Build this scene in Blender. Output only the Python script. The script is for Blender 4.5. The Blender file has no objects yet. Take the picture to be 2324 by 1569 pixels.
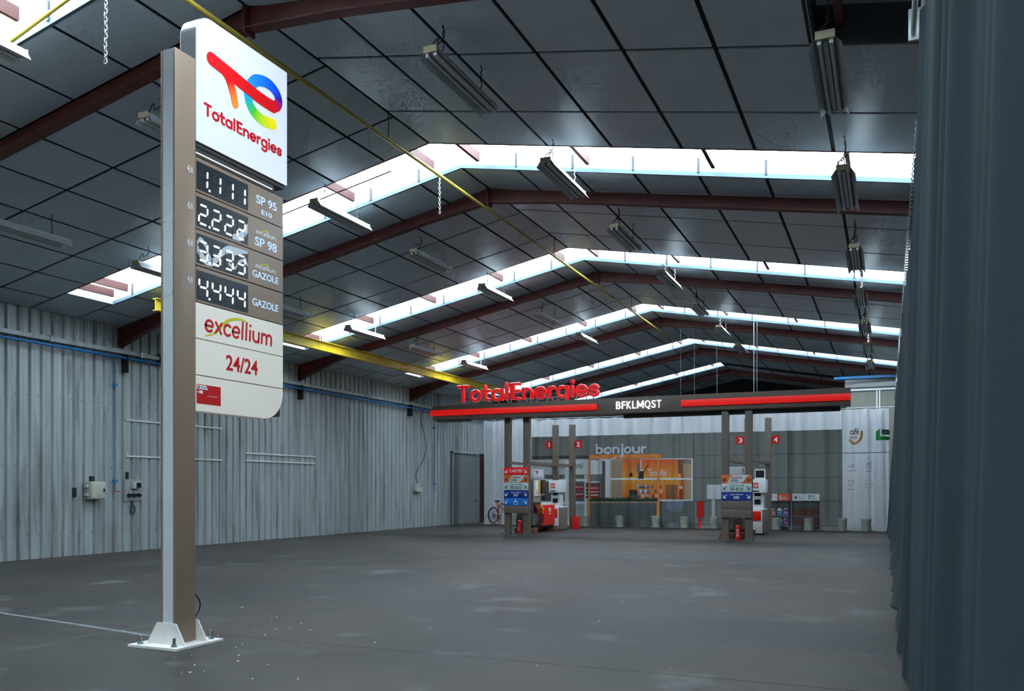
import bpy, bmesh, math, random
from mathutils import Vector, Matrix

random.seed(7)
scene = bpy.context.scene
COL = scene.collection

# ------------------------------------------------------------------ camera
# The hall: X runs across it, Y along the ridge, Z up; metres. Photo frame 2324 x 1569.
FPX, YAW, PCX, PCY, EYE = 1945.3, 0.413, 1162.0, 1109.3, 1.6
cam_data = bpy.data.cameras.new('camera')
cam_data.sensor_width = 36.0
cam_data.lens = 36.0 * FPX / 2324.0
cam_data.shift_y = (PCY - 784.5) / 2324.0
cam_data.clip_start = 0.05
cam_data.clip_end = 300
cam = bpy.data.objects.new('camera', cam_data)
cam.location = (0, 0, EYE)
cam.rotation_euler = (math.pi / 2, 0, YAW)
COL.objects.link(cam)
scene.camera = cam

# ------------------------------------------------------------------ world, exposure
world = bpy.data.worlds.new('world')
scene.world = world
world.use_nodes = True
bg = world.node_tree.nodes['Background']
bg.inputs[0].default_value = (0.80, 0.90, 1.0, 1)
bg.inputs[1].default_value = 1.0
vs = scene.view_settings
vs.view_transform = 'Standard'
vs.look = 'None'
vs.exposure = 0.0
vs.gamma = 1.0
vs.use_curve_mapping = False
SKYLIGHT = 13.5            # brightness of the daylit translucent roof sheets
scene.cycles.max_bounces = 5
scene.cycles.diffuse_bounces = 3
scene.cycles.glossy_bounces = 2
scene.cycles.adaptive_threshold = 0.1
scene.cycles.adaptive_min_samples = 12

# ------------------------------------------------------------------ photo helpers: a pixel of the photo onto a plane of the hall
SN, CS = math.sin(YAW), math.cos(YAW)
def ray(px, py):
    a = (px - PCX) / FPX; b = (PCY - py) / FPX
    return Vector((-SN + a * CS, CS + a * SN, b))
def on_y(px, py, Y):
    r = ray(px, py); t = Y / r.y
    return Vector((r.x * t, Y, EYE + r.z * t))
def on_x(px, py, X):
    r = ray(px, py); t = X / r.x
    return Vector((X, r.y * t, EYE + r.z * t))
def on_z(px, py, Z=0.0):
    r = ray(px, py); t = (Z - EYE) / r.z
    return Vector((r.x * t, r.y * t, Z))

# ------------------------------------------------------------------ materials
MATS = {}
def srgb(*c):
    return tuple(((v / 255.0) / 12.92 if v / 255.0 <= 0.04045 else ((v / 255.0 + 0.055) / 1.055) ** 2.4) for v in c[:3]) + (1.0,)
def mat(name, color, rough=0.5, metal=0.0, noise=0.0, scale=6.0, bump=0.0, bscale=None, emit=None, estr=0.0, stretch=(1, 1, 1), spec=0.5, grunge=None):
    """Principled material; noise = strength of a mottled colour variation, grunge = (colour, amount, scale) for patches of dirt."""
    if name in MATS: return MATS[name]
    m = bpy.data.materials.new(name); m.use_nodes = True
    nt = m.node_tree; n = nt.nodes; l = nt.links
    p = n['Principled BSDF']
    col = tuple(color) if len(color) == 4 else tuple(color) + (1.0,)
    p.inputs['Base Color'].default_value = col
    p.inputs['Roughness'].default_value = rough
    p.inputs['Metallic'].default_value = metal
    p.inputs['Specular IOR Level'].default_value = spec
    m.diffuse_color = col
    if noise or bump or grunge:
        tc = n.new('ShaderNodeTexCoord'); mp = n.new('ShaderNodeMapping')
        mp.inputs['Scale'].default_value = stretch
        l.new(tc.outputs['Object'], mp.inputs['Vector'])
    last = None
    if noise:
        t = n.new('ShaderNodeTexNoise'); t.inputs['Scale'].default_value = scale; t.inputs['Detail'].default_value = 3
        l.new(mp.outputs[0], t.inputs['Vector'])
        r = n.new('ShaderNodeValToRGB')
        r.color_ramp.elements[0].position = 0.3; r.color_ramp.elements[1].position = 0.7
        r.color_ramp.elements[0].color = tuple(max(0, c * (1 - noise)) for c in col[:3]) + (1,)
        r.color_ramp.elements[1].color = tuple(min(1, c * (1 + noise)) for c in col[:3]) + (1,)
        l.new(t.outputs['Fac'], r.inputs['Fac'])
        last = r.outputs['Color']
    if grunge:
        for gi, (gc, ga, gs, glo, ghi) in enumerate(grunge):
            t = n.new('ShaderNodeTexNoise'); t.inputs['Scale'].default_value = gs; t.inputs['Detail'].default_value = 4
            t.inputs['Roughness'].default_value = 0.6
            o2 = n.new('ShaderNodeVectorMath'); o2.operation = 'ADD'; o2.inputs[1].default_value = (gi * 13.7, gi * 5.1, gi * 3.3)
            l.new(mp.outputs[0], o2.inputs[0]); l.new(o2.outputs[0], t.inputs['Vector'])
            mr = n.new('ShaderNodeMapRange'); mr.inputs['From Min'].default_value = glo; mr.inputs['From Max'].default_value = ghi
            mr.inputs['To Max'].default_value = ga
            l.new(t.outputs['Fac'], mr.inputs['Value'])
            mx = n.new('ShaderNodeMix'); mx.data_type = 'RGBA'
            l.new(mr.outputs[0], mx.inputs['Factor'])
            if last is not None: l.new(last, mx.inputs['A'])
            else: mx.inputs['A'].default_value = col
            mx.inputs['B'].default_value = gc
            last = mx.outputs['Result']
    if last is not None: l.new(last, p.inputs['Base Color'])
    if bump:
        t = n.new('ShaderNodeTexNoise'); t.inputs['Scale'].default_value = bscale or scale * 4; t.inputs['Detail'].default_value = 8
        l.new(mp.outputs[0], t.inputs['Vector'])
        b = n.new('ShaderNodeBump'); b.inputs['Strength'].default_value = bump; b.inputs['Distance'].default_value = 0.02
        l.new(t.outputs['Fac'], b.inputs['Height']); l.new(b.outputs[0], p.inputs['Normal'])
    if emit:
        p.inputs['Emission Color'].default_value = tuple(emit) if len(emit) == 4 else tuple(emit) + (1.0,)
        p.inputs['Emission Strength'].default_value = estr
        if estr < 5: m.cycles.emission_sampling = 'NONE'      # faint glow only: found by bounces, not sampled as a lamp
    MATS[name] = m
    return m
def print_mat(name, rough=0.6, estr=0.0, spec=0.4):
    """Printed colours held in the mesh's colour attribute; estr > 0 for backlit print."""
    if name in MATS: return MATS[name]
    m = bpy.data.materials.new(name); m.use_nodes = True
    n = m.node_tree.nodes; l = m.node_tree.links; p = n['Principled BSDF']
    a = n.new('ShaderNodeVertexColor'); a.layer_name = 'print'
    l.new(a.outputs['Color'], p.inputs['Base Color'])
    p.inputs['Roughness'].default_value = rough
    p.inputs['Specular IOR Level'].default_value = spec
    if estr:
        l.new(a.outputs['Color'], p.inputs['Emission Color'])
        p.inputs['Emission Strength'].default_value = estr
        m.cycles.emission_sampling = 'NONE'
    MATS[name] = m
    return m

M = {}
M['floor'] = mat('concrete_floor', srgb(58, 56, 54), 0.5, noise=0.22, scale=0.55, bump=0.08, bscale=30, spec=0.16,
                 grunge=[(srgb(82, 70, 58), 0.5, 0.20, 0.46, 0.68), (srgb(54, 56, 56), 0.6, 0.9, 0.50, 0.75), (srgb(104, 106, 104), 0.70, 1.1, 0.58, 0.76), (srgb(46, 45, 43), 0.5, 5.0, 0.62, 0.75)])
M['paintline'] = mat('worn_white_floor_paint', srgb(104, 112, 115), 0.6, noise=0.4, scale=9)
M['panel'] = mat('grey_laminated_ceiling_panel', srgb(186, 199, 208), 0.34, noise=0.06, scale=1.3, spec=0.55)
M['grid'] = mat('dark_ceiling_joint', srgb(30, 36, 40), 0.7)
M['clad'] = mat('galvanised_cladding', srgb(162, 171, 173), 0.36, 0.2, noise=0.14, scale=1.0, stretch=(1, 5, 0.5),
                grunge=[(srgb(78, 80, 78), 0.75, 0.8, 0.55, 0.75), (srgb(176, 184, 188), 0.4, 1.6, 0.6, 0.75), (srgb(110, 104, 96), 0.5, 0.5, 0.52, 0.7)])
M['cladflank'] = M['clad']
M['roofsheet'] = mat('dark_roof_sheet', srgb(70, 78, 84), 0.4, 0.3)
M['red_steel'] = mat('red_oxide_steel', srgb(92, 38, 34), 0.5, noise=0.22, scale=4, grunge=[(srgb(46, 26, 24), 0.6, 2.2, 0.55, 0.75)])
M['purlin'] = mat('red_lead_purlin', srgb(72, 25, 18), 0.6, noise=0.2, scale=6)
M['foil'] = mat('skylight_foil', srgb(215, 220, 222), 0.35, 0.2, bump=0.5, bscale=14)
M['trim'] = mat('galvanised_trim', srgb(74, 98, 114), 0.45, 0.1)
M['strip'] = mat('grey_spacer_strip', srgb(46, 54, 60), 0.6)
M['pane'] = mat('daylit_translucent_sheet', srgb(240, 245, 248), 0.5, emit=(0.80, 0.96, 1.08), estr=SKYLIGHT)
M['backwall'] = mat('black_backdrop', srgb(34, 38, 42), 0.8)
M['plainwall'] = mat('grey_sheet_wall', srgb(120, 128, 132), 0.5, 0.2)
M['taupe'] = mat('taupe_powder_coat', srgb(104, 96, 86), 0.42, noise=0.03, scale=3)
M['taupe_dark'] = mat('taupe_shadow_gap', srgb(52, 48, 44), 0.6)
M['post_taupe'] = mat('bronze_taupe_coat', srgb(142, 121, 104), 0.34, noise=0.04, scale=2, spec=0.5)
M['alu'] = mat('satin_aluminium', srgb(210, 217, 216), 0.38, 0.1, noise=0.04, scale=3)
M['steel'] = mat('zinc_steel', srgb(150, 160, 166), 0.3, 0.85, noise=0.1, scale=20)
M['cream'] = mat('cream_sign_panel', srgb(232, 226, 212), 0.4, emit=srgb(232, 226, 212), estr=0.14)
M['white_paint'] = mat('white_painted_steel', srgb(226, 224, 218), 0.4, noise=0.05, scale=8)
M['black'] = mat('black_plastic', srgb(24, 26, 28), 0.45)
M['rubber'] = mat('black_rubber', srgb(18, 19, 20), 0.6)
M['dark_cloth'] = mat('black_molton_cloth', srgb(46, 57, 63), 0.85, noise=0.12, scale=2.5, stretch=(1, 3, 0.25), spec=0.25)
M['white_cloth'] = mat('white_banner_cloth', srgb(228, 232, 238), 0.6, noise=0.04, scale=2)
M['yellow'] = mat('yellow_crane_paint', srgb(206, 176, 34), 0.45, noise=0.12, scale=3, grunge=[(srgb(120, 96, 30), 0.5, 2.5, 0.58, 0.75)])
M['yellow_pipe'] = mat('yellow_gas_pipe', srgb(186, 164, 66), 0.4, noise=0.1, scale=4)
M['blue_pipe'] = mat('blue_air_pipe', srgb(32, 116, 176), 0.4)
M['grey_box'] = mat('grey_beige_enclosure', srgb(176, 178, 166), 0.45, noise=0.06, scale=6)
M['beige'] = mat('beige_partition_board', srgb(118, 118, 110), 0.6)
M['tube'] = mat('unlit_fluorescent_tube', srgb(214, 220, 222), 0.25)
M['reflector'] = mat('grey_light_reflector', srgb(190, 196, 198), 0.4, 0.1)
M['cap'] = mat('yellowed_end_cap', srgb(204, 190, 158), 0.5)
M['chain'] = mat('galvanised_chain', srgb(196, 200, 202), 0.35, 0.7)
M['dark_chain'] = mat('dark_wire_and_chain', srgb(40, 42, 44), 0.5, 0.3)
M['red_sign'] = mat('backlit_red_acrylic', srgb(216, 26, 18), 0.35, emit=srgb(226, 22, 12), estr=0.55)
M['red_letter'] = mat('red_channel_letter', srgb(222, 34, 40), 0.16, emit=srgb(224, 28, 34), estr=0.42, spec=0.6)
M['white_letter'] = mat('backlit_white_letter', srgb(240, 242, 245), 0.4, emit=(1, 1, 1), estr=0.85)
M['sign_white'] = mat('backlit_white_sign_face', srgb(150, 160, 170), 0.3, emit=(0.80, 0.88, 0.97), estr=0.64)
M['sign_edge'] = mat('polished_sign_edge', srgb(190, 196, 202), 0.18, 0.75)
M['sign_under'] = mat('dark_sign_underside', srgb(60, 60, 58), 0.5)
M['led_back'] = mat('led_display_backing', srgb(26, 34, 42), 0.35)
M['led_on'] = mat('lit_led_segment', srgb(240, 244, 248), 0.4, emit=(0.95, 0.98, 1.0), estr=1.6)
M['led_off'] = mat('unlit_led_segment', srgb(58, 70, 80), 0.5)
M['pale_swirl'] = mat('pale_white_swirl', srgb(150, 164, 175), 0.3, emit=(0.8, 0.88, 0.95), estr=0.16)
M['pale_blue_print'] = mat('backlit_pale_blue_print', srgb(186, 206, 230), 0.4, emit=srgb(176, 200, 230), estr=0.45)
M['white_print'] = mat('white_print', srgb(236, 238, 238), 0.5)
M['red_print'] = mat('red_print', srgb(204, 22, 28), 0.4)
M['dark_print'] = mat('dark_print', srgb(40, 42, 44), 0.5)
M['green_print'] = mat('green_print', srgb(10, 84, 62), 0.5)
M['orange_print'] = mat('orange_print', srgb(218, 104, 44), 0.5)
M['lime_print'] = mat('yellow_green_print', srgb(208, 206, 20), 0.5)
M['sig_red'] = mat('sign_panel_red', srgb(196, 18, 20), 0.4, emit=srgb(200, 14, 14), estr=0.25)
M['sig_orange'] = mat('sign_panel_orange', srgb(222, 108, 48), 0.4)
M['sig_white'] = mat('sign_panel_pale', srgb(196, 210, 208), 0.4)
M['sig_navy'] = mat('sign_panel_navy', srgb(14, 44, 136), 0.4)
M['sig_blue'] = mat('sign_panel_blue', srgb(20, 110, 206), 0.4)
M['plate_red'] = mat('pump_number_plate_red', srgb(186, 18, 20), 0.4)
M['ext_red'] = mat('extinguisher_red', srgb(190, 20, 24), 0.25)
M['pump_red'] = mat('pump_red_panel', srgb(222, 40, 26), 0.3)
M['pump_white'] = mat('pump_white_panel', srgb(214, 220, 222), 0.35)
M['pump_grey'] = mat('pump_taupe_panel', srgb(112, 108, 100), 0.45)
M['screen'] = mat('dark_display_glass', srgb(26, 32, 38), 0.12)
M['wood'] = mat('brown_timber_block', srgb(112, 78, 56), 0.7, noise=0.2, scale=12)
M['bagweight'] = mat('crumpled_grey_sack', srgb(148, 154, 142), 0.5, noise=0.16, scale=7, bump=0.6, bscale=12)
M['door'] = mat('grey_steel_door', srgb(112, 118, 120), 0.5, 0.2, noise=0.08, scale=1.2)
M['hose_green'] = mat('green_nozzle', srgb(20, 120, 84), 0.4)
M['hose_yellow'] = mat('yellow_nozzle', srgb(224, 160, 40), 0.4)
M['tarpaulin'] = mat('black_floor_skirt', srgb(30, 32, 34), 0.5)
def add_translucency(m, f):
    n = m.node_tree.nodes; l = m.node_tree.links; p = n['Principled BSDF']; out = n['Material Output']
    t = n.new('ShaderNodeBsdfTranslucent'); mx = n.new('ShaderNodeMixShader'); mx.inputs[0].default_value = f
    if p.inputs['Base Color'].is_linked: l.new(p.inputs['Base Color'].links[0].from_socket, t.inputs['Color'])
    else: t.inputs['Color'].default_value = p.inputs['Base Color'].default_value
    l.new(p.outputs[0], mx.inputs[1]); l.new(t.outputs[0], mx.inputs[2]); l.new(mx.outputs[0], out.inputs['Surface'])
add_translucency(M['white_cloth'], 0.45)
PRINT = print_mat('banner_print')
LOGO = print_mat('backlit_logo_print', 0.4, 0.34)

# ------------------------------------------------------------------ mesh builder
ORG = {}
def org(o):
    return ORG.get(o.name, Vector((0, 0, 0)))
class MB:
    def __init__(self):
        self.v = []; self.f = []; self.c = None
    def add(self, vs_, fs_):
        b = len(self.v); self.v += [tuple(p) for p in vs_]; self.f += [tuple(i + b for i in q) for q in fs_]; return self
    def box(self, x0, x1, y0, y1, z0, z1):
        if x0 > x1: x0, x1 = x1, x0
        if y0 > y1: y0, y1 = y1, y0
        if z0 > z1: z0, z1 = z1, z0
        return self.add([(x0, y0, z0), (x1, y0, z0), (x1, y1, z0), (x0, y1, z0), (x0, y0, z1), (x1, y0, z1), (x1, y1, z1), (x0, y1, z1)],
                        [(0, 3, 2, 1), (4, 5, 6, 7), (0, 1, 5, 4), (1, 2, 6, 5), (2, 3, 7, 6), (3, 0, 4, 7)])
    def prism(self, poly, t0, t1, fn):
        """poly: 2D outline counter-clockwise seen from +t; fn(u, v, t) -> point."""
        n = len(poly)
        vs_ = [fn(u, v, t0) for u, v in poly] + [fn(u, v, t1) for u, v in poly]
        fs_ = [tuple(range(n, 2 * n)), tuple(reversed(range(n)))] + [(i, (i + 1) % n, (i + 1) % n + n, i + n) for i in range(n)]
        return self.add(vs_, fs_)
    def tube(self, path, r, n=8, closed=False):
        path = [Vector(p) for p in path]; N = len(path); rings = []
        up = None
        for i, p in enumerate(path):
            if closed: t = path[(i + 1) % N] - path[i - 1]
            else: t = path[min(i + 1, N - 1)] - path[max(i - 1, 0)]
            t.normalize()
            if up is None:
                up = Vector((0, 0, 1)) if abs(t.z) < 0.9 else Vector((1, 0, 0))
            a = up - t * up.dot(t)
            if a.length < 1e-5: a = t.orthogonal()
            a.normalize(); up = a; b = t.cross(a)
            rr = r[i] if isinstance(r, (list, tuple)) else r
            rings.append([p + (a * math.cos(2 * math.pi * k / n) + b * math.sin(2 * math.pi * k / n)) * rr for k in range(n)])
        vs_ = [q for ring in rings for q in ring]; fs_ = []
        for i in range(N if closed else N - 1):
            for k in range(n):
                j = (i + 1) % N
                fs_.append((i * n + k, i * n + (k + 1) % n, j * n + (k + 1) % n, j * n + k))
        if not closed:
            fs_.append(tuple(reversed(range(n)))); fs_.append(tuple(range((N - 1) * n, N * n)))
        return self.add(vs_, fs_)
    def lathe(self, prof, c, n=16, wob=0.0):
        """prof: (radius, z) from bottom to top about the vertical through c."""
        rnd = random.Random(len(prof) * 7 + int(c[0] * 100))
        vs_ = []; fs_ = []
        for r, z in prof:
            for k in range(n):
                w = 1 + (rnd.random() - 0.5) * wob
                vs_.append((c[0] + r * w * math.cos(2 * math.pi * k / n), c[1] + r * w * math.sin(2 * math.pi * k / n), c[2] + z))
        for i in range(len(prof) - 1):
            for k in range(n):
                fs_.append((i * n + k, i * n + (k + 1) % n, (i + 1) * n + (k + 1) % n, (i + 1) * n + k))
        fs_.append(tuple(reversed(range(n)))); fs_.append(tuple(range((len(prof) - 1) * n, len(prof) * n)))
        return self.add(vs_, fs_)
    def build(self, name, m, parent=None, smooth=None, bevel=0.0, at=None, label=None):
        me = bpy.data.meshes.new(name)
        if parent is not None: o0 = org(parent)
        elif at is not None: o0 = Vector(at)
        else:
            xs = [p[0] for p in self.v]; ys = [p[1] for p in self.v]; zs = [p[2] for p in self.v]
            o0 = Vector(((min(xs) + max(xs)) / 2, (min(ys) + max(ys)) / 2, min(zs)))
        me.from_pydata([(p[0] - o0.x, p[1] - o0.y, p[2] - o0.z) for p in self.v], [], self.f)
        if bevel:
            bm = bmesh.new(); bm.from_mesh(me)
            bmesh.ops.bevel(bm, geom=[e for e in bm.edges if len(e.link_faces) == 2 and e.calc_face_angle(0) > 0.5], offset=bevel, segments=2, affect='EDGES', profile=0.6)
            bm.to_mesh(me); bm.free()
        if self.c is not None:
            ca = me.color_attributes.new('print', 'FLOAT_COLOR', 'POINT')
            for i, q in enumerate(self.c): ca.data[i].color = q
        me.materials.append(m)
        me.update()
        if smooth is not None or bevel:
            for p in me.polygons: p.use_smooth = True
            me.set_sharp_from_angle(angle=smooth if smooth else 0.6)
        o = bpy.data.objects.new(name, me); COL.objects.link(o)
        if parent is not None:
            o.parent = parent; ORG[o.name] = o0
        else:
            o.location = o0; ORG[o.name] = o0
        if label: o['label'] = label
        return o

def thing(name, label, cat, loc=(0, 0, 0), group=None):
    o = bpy.data.objects.new(name, None); COL.objects.link(o)
    o.empty_display_size = 0.2
    o.location = loc; ORG[o.name] = Vector(loc)
    return tag(o, label, cat, group)
def tag(o, label, cat, group=None):
    o['label'] = label; o['category'] = cat
    if group: o['group'] = group
    return o
def struct(o, label=None, cat=None):
    o['kind'] = 'structure'
    if label: o['label'] = label
    if cat: o['category'] = cat
    return o
def struct_empty(name, loc, label=None, cat=None):
    o = bpy.data.objects.new(name, None); COL.objects.link(o)
    o.location = loc; ORG[o.name] = Vector(loc)
    return struct(o, label, cat)
def copy_tree(root, loc, label=None):
    r = root.copy(); COL.objects.link(r); r.location = loc; ORG[r.name] = Vector(loc)
    if label: r['label'] = label
    for ch in list(root.children):
        c = ch.copy(); COL.objects.link(c); c.parent = r
        for g in list(ch.children):
            d = g.copy(); COL.objects.link(d); d.parent = c
    return r

# --- text from the built-in font
_tcache = {}
def text2d(s, bold=0.0, shear=0.0, extrude=0.0):
    key = (s, bold, shear, extrude)
    if key not in _tcache:
        cu = bpy.data.curves.new('txt', 'FONT'); cu.body = s; cu.size = 1.0
        cu.offset = bold; cu.shear = shear; cu.extrude = extrude; cu.resolution_u = 4
        ob = bpy.data.objects.new('txt', cu); COL.objects.link(ob)
        dg = bpy.context.evaluated_depsgraph_get(); dg.update()
        me = ob.evaluated_get(dg).to_mesh()
        vs_ = [tuple(v.co) for v in me.vertices]; fs_ = [tuple(p.vertices) for p in me.polygons]
        ob.evaluated_get(dg).to_mesh_clear()
        bpy.data.objects.remove(ob); bpy.data.curves.remove(cu)
        _tcache[key] = (vs_, fs_)
    return _tcache[key]
def text_fit(mb, s, rect, fn, bold=0.0, shear=0.0, t=0.0, keep=False):
    """Text stretched into rect = (u0, v0, u1, v1); fn(u, v, t) -> point."""
    vs_, fs_ = text2d(s, bold, shear, 0.5 if t else 0.0)
    x0 = min(v[0] for v in vs_); x1 = max(v[0] for v in vs_); y0 = min(v[1] for v in vs_); y1 = max(v[1] for v in vs_)
    u0, v0, u1, v1 = rect
    for i_, ch in enumerate(s):
        if ch != '1': continue                   # the built-in face draws 1 as a bare bar: give it its flag
        pv = text2d(s[:i_ + 1], bold, shear, 0.0)[0]; bx = max(q[0] for q in pv) - .085; cap = max(q[1] for q in text2d('1', bold, shear, 0.0)[0])
        fl_ = [(bx - .13, cap - .20), (bx + .03, cap - .13), (bx + .03, cap), (bx - .01, cap), (bx - .13, cap - .10)]
        vs_ = list(vs_); fs_ = list(fs_); b_ = len(vs_)
        vs_ += [(q[0], q[1], .5 if t else 0.0) for q in fl_]; fs_.append(tuple(range(b_, b_ + 5)))
        x0 = min(x0, bx - .13)
    return mb.add([fn(u0 + (p[0] - x0) / (x1 - x0) * (u1 - u0), v0 + (p[1] - y0) / (y1 - y0) * (v1 - v0), (p[2] + 0.5) * t if t else 0.0) for p in vs_], fs_)

# --- stroked shapes (ribbon with round ends); section = list of (side offset factor, height factor)
FLAT = [(-1, 0.0), (-1, 1.0), (1, 1.0), (1, 0.0)]
ROUND = [(-1, 0.0), (-1, 0.55), (-0.86, 0.85), (-0.6, 1.0), (0.6, 1.0), (0.86, 0.85), (1, 0.55), (1, 0.0)]
def arc(cx, cy, rx, ry, a0, a1, n=14):
    return [(cx + rx * math.cos(math.radians(a0 + (a1 - a0) * i / n)), cy + ry * math.sin(math.radians(a0 + (a1 - a0) * i / n))) for i in range(n + 1)]
def smooth_path(pts, n=6):
    out = []
    P = [pts[0]] + list(pts) + [pts[-1]]
    for i in range(1, len(P) - 2):
        for k in range(n):
            t = k / n
            out.append(tuple(0.5 * ((2 * P[i][d]) + (-P[i - 1][d] + P[i + 1][d]) * t + (2 * P[i - 1][d] - 5 * P[i][d] + 4 * P[i + 1][d] - P[i + 2][d]) * t * t + (-P[i - 1][d] + 3 * P[i][d] - 3 * P[i + 1][d] + P[i + 2][d]) * t ** 3) for d in range(len(pts[0]))))
    out.append(tuple(pts[-1]))
    return out
def stroke(mb, path, w, t, fn, closed=False, section=FLAT, caps=True, colors=None):
    path = [tuple(p) for p in path]
    clean = [path[0]]
    cc = [colors[0]] if colors else None
    ww = [w[0]] if isinstance(w, (list, tuple)) else None
    for i, p in enumerate(path[1:], 1):
        if math.hypot(p[0] - clean[-1][0], p[1] - clean[-1][1]) > 1e-6:
            clean.append(p)
            if colors: cc.append(colors[i])
            if ww is not None: ww.append(w[i])
    path = clean
    if closed and math.hypot(path[0][0] - path[-1][0], path[0][1] - path[-1][1]) < 1e-6: path = path[:-1]
    N = len(path); m = len(section)
    rows = []; rowc = []
    for i in range(N):
        a = path[i - 1] if (i or closed) else path[i]; b = path[(i + 1) % N] if (i < N - 1 or closed) else path[i]
        dx, dy = b[0] - a[0], b[1] - a[1]; L = math.hypot(dx, dy) or 1
        nx, ny = -dy / L, dx / L
        h = (ww[i] if ww is not None else w) / 2
        if i and i < N - 1 or closed:      # mitre
            p0 = path[i - 1]; p1 = path[i]; d0 = (p1[0] - p0[0], p1[1] - p0[1]); l0 = math.hypot(*d0) or 1
            cosv = (nx * (-d0[1] / l0) + ny * (d0[0] / l0))
            h = h / max(0.6, cosv)
        if not closed and caps and i == 0:
            for k in range(5):
                an = math.pi / 2 * (1 - k / 5.0)
                rows.append([(path[0][0] + nx * h * s_ * math.cos(an) - dx / L * h * math.sin(an), path[0][1] + ny * h * s_ * math.cos(an) - dy / L * h * math.sin(an), hh * t) for s_, hh in section])
                rowc.append(cc[0] if cc else None)
        rows.append([(path[i][0] + nx * h * s_, path[i][1] + ny * h * s_, hh * t) for s_, hh in section])
        rowc.append(cc[i] if cc else None)
        if not closed and caps and i == N - 1:
            for k in range(1, 6):
                an = math.pi / 2 * k / 5.0
                rows.append([(path[i][0] + nx * h * s_ * math.cos(an) + dx / L * h * math.sin(an), path[i][1] + ny * h * s_ * math.cos(an) + dy / L * h * math.sin(an), hh * t) for s_, hh in section])
                rowc.append(cc[i] if cc else None)
    R_ = len(rows); b = len(mb.v)
    for row, c_ in zip(rows, rowc):
        for q in row:
            mb.v.append(tuple(fn(*q)))
            if mb.c is not None: mb.c.append(c_)
    for i in range(R_ if closed else R_ - 1):
        j = (i + 1) % R_
        for k in range(m - 1):
            mb.f.append((b + i * m + k, b + i * m + k + 1, b + j * m + k + 1, b + j * m + k))
    return mb
# monoline rounded alphabet, x-height 1; each glyph = (advance, [strokes]), stroke = (points, closed)
HW = 0.135
def circ(cx, cy, r, n=24): return (arc(cx, cy, r, r, 0, 360, n), True)
DOT = lambda x, y: (arc(x, y, 0.055, 0.055, 0, 360, 10), 'dot')
GL = {
 'T': (1.08, [([(HW, 1.28), (0.95, 1.28)], False), ([(0.54, 1.28), (0.54, HW)], False)]),
 'o': (1.06, [circ(0.53, 0.5, 0.385)]),
 't': (0.78, [([(0.30, 1.22), (0.30, 0.42)] + arc(0.56, 0.42, 0.26, 0.285, 180, 270, 6) + [(0.64, HW)], False), ([(HW * 0.7, 0.86), (0.66, 0.86)], False)]),
 'a': (1.10, [circ(0.53, 0.5, 0.385), ([(0.915, 0.865), (0.915, HW)], False)]),
 'l': (0.44, [([(0.2, 1.34), (0.2, HW)], False)]),
 'E': (0.98, [([(0.84, 1.28), (0.24, 1.28), (0.24, HW), (0.84, HW)], False), ([(0.24, 0.72), (0.78, 0.72)], False)]),
 'n': (1.02, [([(0.18, 0.865), (0.18, HW)], False), ([(0.18, 0.48)] + arc(0.51, 0.53, 0.33, 0.335, 180, 0, 12) + [(0.84, HW)], False)]),
 'e': (1.04, [([(0.16, 0.5), (0.905, 0.5)] + arc(0.53, 0.5, 0.385, 0.385, 0, 312, 24)[1:], False)]),
 'r': (0.70, [([(0.18, 0.865), (0.18, HW)], False), ([(0.18, 0.48)] + arc(0.50, 0.50, 0.32, 0.365, 180, 75, 8), False)]),
 'g': (1.10, [circ(0.53, 0.5, 0.385), ([(0.915, 0.865), (0.915, 0.0)] + arc(0.53, -0.03, 0.385, 0.33, 0, -145, 12), False)]),
 'i': (0.40, [([(0.2, 0.865), (0.2, HW)], False), DOT(0.2, 1.24)]),
 's': (0.86, [(smooth_path([(0.72, 0.72), (0.60, 0.84), (0.42, 0.865), (0.22, 0.78), (0.20, 0.62), (0.34, 0.53), (0.52, 0.48), (0.68, 0.38), (0.66, 0.22), (0.48, 0.135), (0.28, 0.15), (0.13, 0.28)], 4), False)]),
 'b': (1.08, [([(0.18, 1.34), (0.18, HW)], False), circ(0.555, 0.5, 0.385)]),
 'j': (0.44, [([(0.28, 0.865), (0.28, -0.10)] + arc(0.04, -0.10, 0.24, 0.25, 0, -80, 6), False), DOT(0.28, 1.24)]),
 'u': (1.02, [([(0.84, 0.865), (0.84, HW)], False), ([(0.18, 0.865), (0.18, 0.47)] + arc(0.51, 0.47, 0.33, 0.335, 180, 360, 12), False)]),
 'x': (0.92, [([(0.16, 0.86), (0.76, HW)], False), ([(0.76, 0.86), (0.16, HW)], False)]),
 'c': (0.92, [(arc(0.53, 0.5, 0.385, 0.385, 48, 312, 22), False)]),
 'm': (1.52, [([(0.18, 0.865), (0.18, HW)], False), ([(0.18, 0.55)] + arc(0.47, 0.6, 0.29, 0.265, 180, 0, 10) + [(0.76, HW)], False), ([(0.76, 0.55)] + arc(1.05, 0.6, 0.29, 0.265, 180, 0, 10) + [(1.34, HW)], False)]),
}
def word_metrics(s): return sum(GL[ch][0] for ch in s)
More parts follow.
